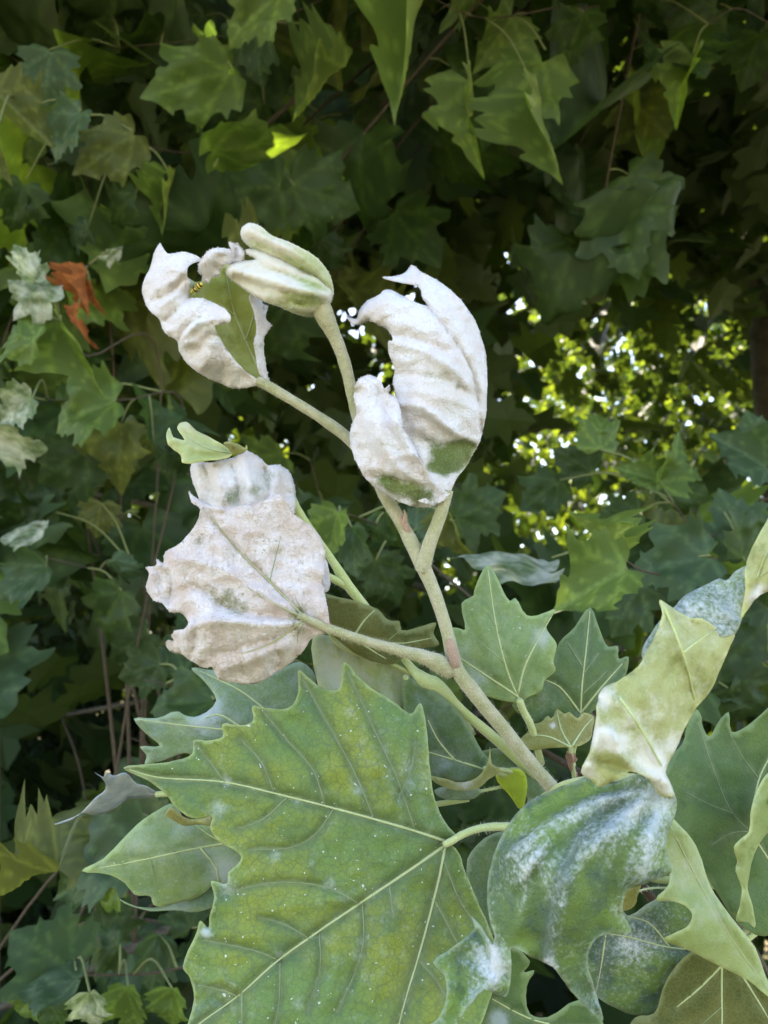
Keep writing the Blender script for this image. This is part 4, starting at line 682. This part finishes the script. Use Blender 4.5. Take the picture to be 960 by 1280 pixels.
simple(low, 4, [(440, 930), (500, 915), (560, 920), (580, 930), (560, 955), (500, 960), (455, 952)], .455, 'leaf_b', [(500, 930, 0)], [], .4, [], 'small pale leaf lobe', None, [(570, 935), (640, 920), (700, 900)], [.456, .465, .475], step=5, seed=30, pr=2)
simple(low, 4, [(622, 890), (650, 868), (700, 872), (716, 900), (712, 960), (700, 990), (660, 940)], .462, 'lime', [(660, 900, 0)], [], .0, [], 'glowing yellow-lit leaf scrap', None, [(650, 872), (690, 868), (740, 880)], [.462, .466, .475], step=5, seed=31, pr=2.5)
simple(low, 5, [(770, 290), (860, 270), (930, 280), (960, 330), (930, 390), (860, 420), (820, 470), (830, 560), (870, 640), (950, 640), (980, 480), (1000, 300), (940, 220), (850, 220)], .468, 'leaf_b', [(860, 300, 0), (950, 500, 4)], [[(980, 330), (900, 340), (780, 340)]], .2, [], 'blue-green leaf behind the stalk of the very large leaf', None, [(980, 330), (1020, 330), (1080, 340)], [.468, .47, .475], seed=32)
# ---- the branch on the right of the main stem
rgt = thing('leafy_branch', 'plane branch bearing the twisted cream leaf and the pointed upright green leaves', 'branch', P(1010, 1100, .47))
stalk(rgt, 'stem', 0, [(655, 925), (690, 945), (730, 968), (790, 1000), (860, 1050), (930, 1086), (1010, 1110)], [.462, .462, .462, .464, .466, .468, .47], [3, 4, 4.6, 5, 5.5, 6.5, 7], 'twig', hairs=0)
simple(rgt, 4, [(697, 667), (640, 661), (580, 640), (540, 600), (505, 540), (490, 446), (510, 444), (532, 450), (521, 370), (556, 346), (560, 330), (600, 252), (640, 320), (664, 362), (681, 354), (716, 406), (760, 402), (803, 388), (774, 440), (790, 470), (806, 495), (795, 545), (802, 570), (770, 600), (760, 632), (722, 650)], .438, 'leaf_g', [(697, 667, 0), (600, 260, 10), (500, 450, 6), (800, 400, 8), (650, 500, -3)],
       [[(697, 667), (660, 580), (625, 440), (600, 270)], [(690, 650), (600, 590), (510, 530)], [(690, 640), (710, 560), (750, 480), (790, 410)], [(640, 510), (700, 430)], [(650, 550), (570, 480), (530, 440)], [(625, 440), (600, 400), (560, 370)], [(630, 460), (670, 390)]], .22, [(760, 470, 26, .5), (560, 600, 40, .3), (530, 500, 30, .2)], 'pointed fresh green leaf standing upright', None, [(694, 660), (705, 690), (728, 735), (760, 850)], [.437, .44, .445, .462], pr=4.5, step=5, ridges=[([(640, 620), (600, 500), (560, 400)], 1.2, 8)], seed=41)
simple(rgt, 7, [(200, 972), (120, 978), (20, 980), (-60, 920), (0, 860), (60, 800), (105, 720), (120, 680), (180, 620), (236, 545), (275, 640), (305, 697), (342, 693), (345, 742), (382, 733), (374, 800), (330, 870), (262, 930)], .462, 'leaf_d', [(200, 972, 0), (236, 545, 10), (380, 740, 6), (200, 800, -2)],
       [[(200, 970), (205, 850), (222, 700), (236, 560)], [(200, 950), (280, 850), (360, 760)], [(200, 950), (120, 850), (60, 820)], [(210, 800), (270, 720)], [(212, 780), (150, 680)], [(205, 880), (300, 790)]], .14, [(60, 900, 60, .2)], 'deep green pointed leaf standing upright', None, [(200, 965), (195, 1010), (170, 1120), (200, 1230)], [.462, .464, .463, .463], pr=3, seed=42, step=5)
simple(rgt, 7, [(-4, 1025), (20, 990), (50, 985), (74, 958), (90, 970), (112, 933), (138, 952), (156, 944), (190, 970), (214, 948), (252, 964), (246, 1010), (236, 1050), (200, 1072), (150, 1078), (80, 1082), (0, 1088), (-30, 1055)], .448, 'leaf_y', [(0, 1040, 0), (250, 970, 4), (120, 950, 4), (120, 1070, -2)], [[(165, 1080), (130, 1020), (110, 945)], [(165, 1080), (80, 1040), (0, 1030)], [(165, 1080), (210, 1010), (245, 970)]], .05, [(95, 995, 14, .7)], 'small yellowing toothed leaf', None, [(162, 1075), (165, 1110), (180, 1220)], [.447, .45, .464], step=4, seed=43, pr=3)
bd = thing('bud_gall', 'small brown rosette-like bud below the yellowing toothed leaf', 'bud', P(713, 955, .452))
for j in range(9):
    an = j * 2.4; rr = 1.5 + .75 * j
    cx, cy = 713 + rr * math.cos(an), 946 + rr * math.sin(an) * .9
    stalk(bd, 'bud_scale', 0, [(713 + rr * .3 * math.cos(an), 952 + rr * .2 * math.sin(an)), (cx, cy), (713 + rr * .9 * math.cos(an + .3), 946 + rr * .8 * math.sin(an + .3) - 1.5)], [.452, .447 + .0006 * j, .445 + .0008 * j], [2.4, 2.2, .6], 'bud', hairs=0, sides=6, n=3)
stalk(bd, 'bud_stalk', 0, [(713, 950), (714, 958), (722, 972)], [.452, .455, .464], [4.5, 3.5, 3], 'bud', hairs=0)
# right side leaves
simple(rgt, 7, [(500, 1230), (520, 1170), (560, 1100), (590, 1060), (605, 1000), (642, 935), (660, 965), (660, 985), (690, 1040), (720, 990), (764, 945), (776, 1022), (830, 1002), (880, 960), (935, 915), (1010, 860), (1080, 900), (1100, 1200), (1080, 1500), (1000, 1750), (900, 1800), (800, 1750), (700, 1600), (620, 1500), (540, 1400)], .425, 'leaf_d', [(520, 1200, -4), (642, 940, 8), (935, 920, 6), (1050, 1300, 8), (800, 1300, 0), (900, 1750, -4)],
       [[(845, 1400), (880, 1200), (940, 1080), (1000, 930)], [(845, 1400), (950, 1380), (1060, 1340)], [(845, 1400), (930, 1530), (1000, 1680)], [(845, 1400), (780, 1330), (720, 1200), (650, 990)], [(845, 1400), (780, 1405), (700, 1450)], [(880, 1200), (820, 1120), (770, 1030)], [(780, 1330), (700, 1300), (600, 1250)], [(960, 1060), (930, 1000)]], .12, [(600, 1250, 60, .1)], 'large dark green leaf with a radiating vein star', None, [(842, 1402), (900, 1500), (1000, 1640)], [.426, .45, .47], seed=44, vr=(1.4, .6), step=6)
simple(rgt, 7, [(650, 990), (690, 1035), (720, 988), (764, 945), (776, 1020), (720, 1060), (680, 1080), (600, 1130), (560, 1190), (530, 1160), (580, 1060), (600, 990), (640, 930), (655, 960)], .405, 'leaf_m', [(650, 960, 4), (560, 1150, -4), (760, 980, 8)], [], .05, [], 'translucent green leaf edge beside the twisted leaf', None, [(570, 1150), (640, 1300), (842, 1402), (1000, 1640)], [.406, .415, .44, .47], seed=45, step=5, pr=1.5) if False else None
simple(rgt, 6, [(965, 150), (935, 190), (914, 240), (905, 320), (885, 338), (864, 362), (872, 400), (868, 432), (886, 480), (880, 530), (870, 574), (900, 578), (922, 594), (915, 530), (900, 480), (906, 440), (914, 400), (935, 350), (975, 300), (1000, 230)], .402, 'leaf_m', [(965, 150, 6), (890, 400, -4), (900, 580, 4), (970, 280, 8)], [], .05, [], 'curled yellow-green leaf seen edge-on', None, [(970, 230), (1030, 300), (1076, 470)], [.405, .43, .47], edge=(4, 6), ridges=[([(930, 230), (890, 400), (895, 560)], 3, 5)], seed=46, step=4)
simple(rgt, 6, [(640, 240), (692, 285), (742, 340), (770, 400), (792, 470), (850, 558), (922, 650), (962, 755), (1010, 830), (962, 792), (900, 742), (800, 692), (722, 652), (662, 627), (700, 606), (732, 588), (743, 555), (722, 530), (690, 518), (640, 514), (676, 470), (676, 420), (640, 330)], .375, 'leaf_m', [(690, 290, 6), (665, 628, 0), (960, 770, 4), (740, 560, -4), (780, 460, 8)], [[(660, 260), (740, 420), (840, 600), (960, 770)]], .14, [(720, 440, 80, .2), (800, 560, 60, .15)], 'pale green pointed leaf underside', None, [(655, 275), (640, 320), (800, 420), (1076, 470)], [.382, .43, .46, .47], ridges=[([(700, 320), (790, 490), (930, 680)], 2, 10)], vr=(.7, .4), seed=47, step=5)
simple(rgt, 6, [(430, 560), (540, 540), (560, 560), (640, 512), (700, 505), (790, 520), (800, 620), (740, 680), (690, 712), (662, 770), (640, 832), (580, 842), (500, 810), (462, 780), (420, 700)], .412, 'leaf_k', [(500, 600, 0), (740, 560, 4), (560, 820, 4), (640, 700, 0)], [[(800, 660), (680, 650), (560, 620), (500, 610)], [(496, 615), (484, 700), (468, 780)], [(680, 650), (620, 580), (560, 560)]], .18, [(560, 640, 50, .3), (600, 640, 50, .15)], 'dark blue-green leaf', None, [(790, 655), (880, 640), (1076, 470)], [.412, .43, .47], seed=48, vr=(1.1, .5))
simple(rgt, 6, [(740, 665), (800, 660), (880, 700), (990, 770), (1020, 900), (940, 1010), (760, 1040), (620, 960), (560, 900), (580, 850), (635, 838), (660, 768), (690, 712)], .398, 'leaf_o', [(740, 670, 2), (640, 840, 4), (960, 900, 0)], [[(830, 650), (828, 760), (828, 900), (820, 1000)], [(830, 700), (760, 770), (700, 820)], [(880, 720), (930, 800), (990, 900)], [(828, 820), (760, 880)]], .06, [], 'broad olive leaf', None, [(832, 660), (900, 600), (1076, 470)], [.399, .43, .47], seed=49, vr=(1.5, .7))
simple(rgt, 6, [(200, 640), (280, 690), (262, 720), (292, 716), (270, 760), (280, 840), (330, 850), (420, 800), (480, 850), (500, 930), (300, 980), (100, 960), (90, 820), (140, 760)], .385, 'leaf_d', [(200, 700, 0), (400, 900, 4)], [[(480, 880), (300, 860), (140, 780)]], .12, [(185, 850, 26, .8), (200, 870, 20, .5)], 'dark green torn leaf with a white speck patch', None, [(480, 880), (640, 900), (1000, 700), (1076, 470)], [.386, .42, .46, .47], seed=50)
simple(rgt, 6, [(545, 500), (560, 480), (598, 470), (590, 490), (578, 530), (545, 545)], .40, 'leaf_y', [(560, 510, 0)], [], 0, [], None, None, [(580, 490), (640, 480), (800, 480), (1076, 470)], [.401, .43, .46, .47], step=4, pr=1.2, seed=51)
# the twisted leaf: one blade that turns over twice
lK, dK = blade(rgt, 'leaf', 6, [(340, 203), (400, 178), (440, 164), (480, 185), (520, 180), (560, 165), (600, 150), (650, 152), (688, 195), (697, 255), (675, 320), (670, 380), (684, 432), (660, 447), (600, 470), (556, 488), (545, 550), (568, 606), (500, 611), (460, 635), (444, 690), (465, 770), (488, 860), (430, 810), (390, 765), (345, 705), (280, 675), (228, 650), (226, 700), (222, 760), (208, 792), (150, 770), (110, 810), (75, 862), (40, 940), (-10, 960), (-20, 890), (20, 850), (42, 785), (36, 732), (4, 692), (60, 650), (105, 615), (122, 592), (112, 562), (140, 590), (172, 640), (180, 620), (165, 570), (158, 480), (176, 390), (212, 310), (270, 240)], .318,
      [(640, 170, 4), (690, 260, 8), (560, 180, 10), (350, 210, 22), (160, 480, 16), (300, 400, -4), (450, 350, -8), (600, 350, -6), (680, 430, 4), (550, 540, 2), (470, 820, 8), (300, 640, 0), (180, 680, 8), (60, 860, 0), (10, 690, 12), (210, 780, 4), (120, 700, 10), (420, 560, -8)],
      [([(600, 200), (480, 230), (350, 290), (230, 380)], 2.2, 9), ([(600, 190), (440, 210), (300, 270)], -2.0, 8), ([(600, 215), (450, 290), (330, 380), (250, 500)], -2.2, 9), ([(600, 230), (480, 340), (400, 440), (360, 580), (330, 690)], 2.4, 12), ([(330, 360), (270, 450), (250, 600)], 1.8, 9), ([(620, 250), (540, 400), (490, 540), (460, 700)], -1.8, 10), ([(640, 280), (620, 380), (600, 450)], 1.4, 10), ([(300, 440), (300, 560), (320, 680)], -1.6, 9), ([(170, 640), (180, 700), (170, 770)], 3.2, 8), ([(60, 690), (90, 740), (60, 840)], -1.6, 8), ([(120, 600), (160, 660), (170, 720)], -2.2, 6)],
      'leaf_k', .15, [(290, 420, 70, .3), (480, 230, 90, .22), (420, 300, 70, .15), (600, 270, 80, .3), (650, 230, 50, .4), (600, 400, 90, .2), (270, 590, 45, -.4), (300, 640, 40, -.35), (400, 560, 60, -.15), (330, 700, 24, .6), (160, 680, 50, .55), (190, 720, 30, .5), (130, 790, 40, .25), (480, 800, 40, .25), (550, 540, 40, .2), (440, 440, 50, -.15), (220, 540, 40, -.15), (500, 190, 60, -.1), (380, 200, 60, -.25)],
      [[(600, 170), (450, 300), (360, 480), (320, 690)]], step=4.6, edge=(5, 5), wr=(.9, 20, .5), vr=(0, 0), n=4, rm=.24, gain=1.5, label='twisted leaf, blue-green and mildewed below, cream underside above', vw=2.5)
blade(lK, 'turned_underside', 7, [(500, 518), (545, 546), (620, 588), (665, 590), (720, 625), (786, 642), (770, 690), (722, 800), (690, 870), (642, 926), (600, 1000), (560, 1090), (522, 1172), (540, 1215), (556, 1270), (500, 1260), (460, 1200), (395, 1172), (345, 1192), (272, 1228), (240, 1204), (203, 1172), (235, 1100), (256, 1000), (268, 890), (290, 853), (340, 830), (420, 772), (450, 722), (490, 642), (512, 570)], .306,
      [(500, 520, 14), (780, 650, 16), (640, 920, 12), (620, 720, 4), (300, 860, 4), (450, 900, -4), (220, 1170, 4), (400, 1170, -2), (540, 1210, 8), (330, 1000, -2), (520, 1150, 6)],
      [([(525, 550), (585, 700), (640, 880), (640, 925)], 1.6, 5), ([(290, 860), (370, 940), (450, 1060), (510, 1160)], 1.8, 6), ([(560, 760), (480, 900), (440, 1000)], -1.6, 10), ([(320, 1030), (350, 1110), (420, 1170), (520, 1210)], 4.0, 8), ([(270, 1130), (320, 1150), (380, 1170)], -2.6, 7), ([(260, 900), (270, 1020), (225, 1150)], 2.0, 7), ([(690, 640), (650, 760), (620, 860)], -1.4, 9), ([(500, 560), (520, 660), (470, 760)], 1.2, 8)],
      'leaf_l', .22, [(290, 900, 40, .6), (280, 1040, 50, .75), (350, 1060, 40, .6), (450, 1110, 60, .6), (560, 1060, 40, .6), (510, 1180, 50, .7), (230, 1160, 40, .5), (310, 1140, 34, -.9), (330, 1170, 30, -.6), (560, 760, 60, -.15), (410, 860, 60, -.15), (480, 950, 60, .1), (400, 980, 40, .25), (540, 1230, 40, .6), (690, 700, 60, -.1)],
      [[(520, 545), (560, 640), (600, 750), (636, 900)], [(350, 890), (400, 960), (460, 1060), (510, 1150)], [(590, 720), (640, 680), (700, 640)]], step=4.2, edge=(5, 5), wr=(.7, 18, .5), vr=(2.0, 1.0), vmat='stem2', vw=3.2, seed=52, gain=1.4)
blade(lK, 'upper_side', 7, [(436, 742), (440, 700), (480, 630), (510, 590), (560, 542), (600, 500), (640, 480), (690, 455), (730, 438), (755, 445), (790, 410), (832, 388), (862, 400), (835, 480), (815, 590), (790, 645), (720, 660), (620, 660), (560, 640), (520, 680), (460, 730)], .322,
      [(440, 740, 8), (560, 560, 6), (740, 450, 10), (840, 400, 6), (790, 640, -2), (640, 560, 0)], [([(800, 600), (700, 540), (600, 520)], 1.5, 7), ([(800, 560), (740, 500), (680, 480)], -1.6, 5), ([(780, 620), (680, 590), (560, 580)], -1.5, 6), ([(820, 500), (790, 460), (760, 450)], 1.5, 6)], 'leaf_k', .4, [(620, 560, 50, .15), (760, 560, 50, .2)], step=5, edge=(3, 6), wr=(.6, 18), seed=53)
blade(lK, 'turned_tip', 7, [(940, 170), (912, 215), (880, 270), (846, 340), (828, 398), (830, 480), (812, 590), (850, 532), (885, 500), (920, 480), (990, 460), (1100, 400), (1120, 260), (1040, 160)], .314,
      [(940, 180, 10), (840, 400, 4), (812, 590, 2), (960, 350, -4), (1080, 300, 6)], [([(840, 560), (880, 430), (930, 300)], -1.5, 6), ([(1000, 200), (900, 330), (850, 480)], 1.5, 8)], 'leaf_l', .1, [(870, 510, 40, .7), (900, 480, 30, .4)], [[(870, 440), (900, 360), (960, 230)], [(880, 430), (910, 410), (960, 380)]], step=5, edge=(3, 6), wr=(.6, 18), vr=(1.1, .6), seed=54)
stalk(lK, 'petiole', 6, [(620, 205), (600, 170), (520, 165), (420, 175), (350, 200), (300, 260), (500, 420), (1076, 480)], [.326, .345, .38, .41, .43, .445, .458, .47], [4, 4.5, 5, 5, 5, 5, 5, 5], 'stem2', hairs=60)

# ---- wasp resting in the hollow of the half-rolled leaf
def wasp():
    c = P(245.5, 360, .436); t = thing('wasp', 'small black and yellow striped wasp resting in the half-rolled white leaf', 'wasp', c)
    X = P(247.5, 356, .436) - c; ax = X / np.linalg.norm(X); ax = P(252, 354, .434) - P(240, 364, .438); ax /= np.linalg.norm(ax)
    prof = [(-3.4, .05), (-3.1, .45), (-2.4, .95), (-1.5, 1.15), (-.7, .95), (-.15, .35), (.1, .22), (.4, .6), (1.0, .95), (1.7, .85), (2.1, .35), (2.3, .4), (2.6, .65), (3.0, .6), (3.25, .1)]
    s = spline(np.array([(a, r) for a, r in prof]), 3); pts = c + s[:, :1] / 750 * ax[None] * -1
    m = new_mat('wasp_stripes'); b = NB(m); at = b.attr('along'); w = b.math('SINE', b.math('MULTIPLY', at, 5.6))
    col = b.mix(b.ramp(w, -.1, .1), (.012, .010, .008), (.62, .46, .05)); finish(b, col, col, 0, .35, None, .5)
    V, Fc = tube_geo(pts, s[:, 1] / 720, 12)
    body = mesh_obj('body', V, Fc, m, t, attrs={'along': np.repeat(s[:, 0], 12)})
    dk = bark('wasp_dark', (.03, .02, .01), (.05, .03, .01), 300, .1)
    v = np.array((0, 0, CAMZ)) - c; v /= np.linalg.norm(v); sd_ = np.cross(ax, v); sd_ /= np.linalg.norm(sd_)
    for j in range(3):
        for q in (-1, 1):
            p0 = c - ax * (.5 + .5 * j) / 1000; tube('leg', spline(np.array([p0, p0 + sd_ * q * .0014 + v * .0003, p0 + sd_ * q * .0022 - v * .0012 + ax * (1 - j) * .0008]), 3), .00012, dk, t, 5)
    for q in (-1, 1):
        p0 = c - ax * .0032; tube('antenna', spline(np.array([p0, p0 - ax * .0008 + sd_ * q * .0006 + v * .0004, p0 - ax * .0018 + sd_ * q * .001]), 3), .00009, dk, t, 5)
    wm = new_mat('wasp_wing'); b = NB(wm); finish(b, (.25, .18, .09), (.4, .3, .2), .5, .3, None, .5)
    for q in (-1, 1):
        p0 = c - ax * .0008 + v * .0006
        V = [p0, p0 + ax * .001 + sd_ * q * .0007 + v * .0004, p0 + ax * .0024 + sd_ * q * .0012 + v * .0005, p0 + ax * .0030 + sd_ * q * .0008 + v * .0005, p0 + ax * .0022 + sd_ * q * .0002 + v * .0005]
        o = mesh_obj('wing', V, [[0, 1, 2, 3, 4]], wm, t); md = o.modifiers.new('thickness', 'SOLIDIFY'); md.thickness = .00004
wasp()
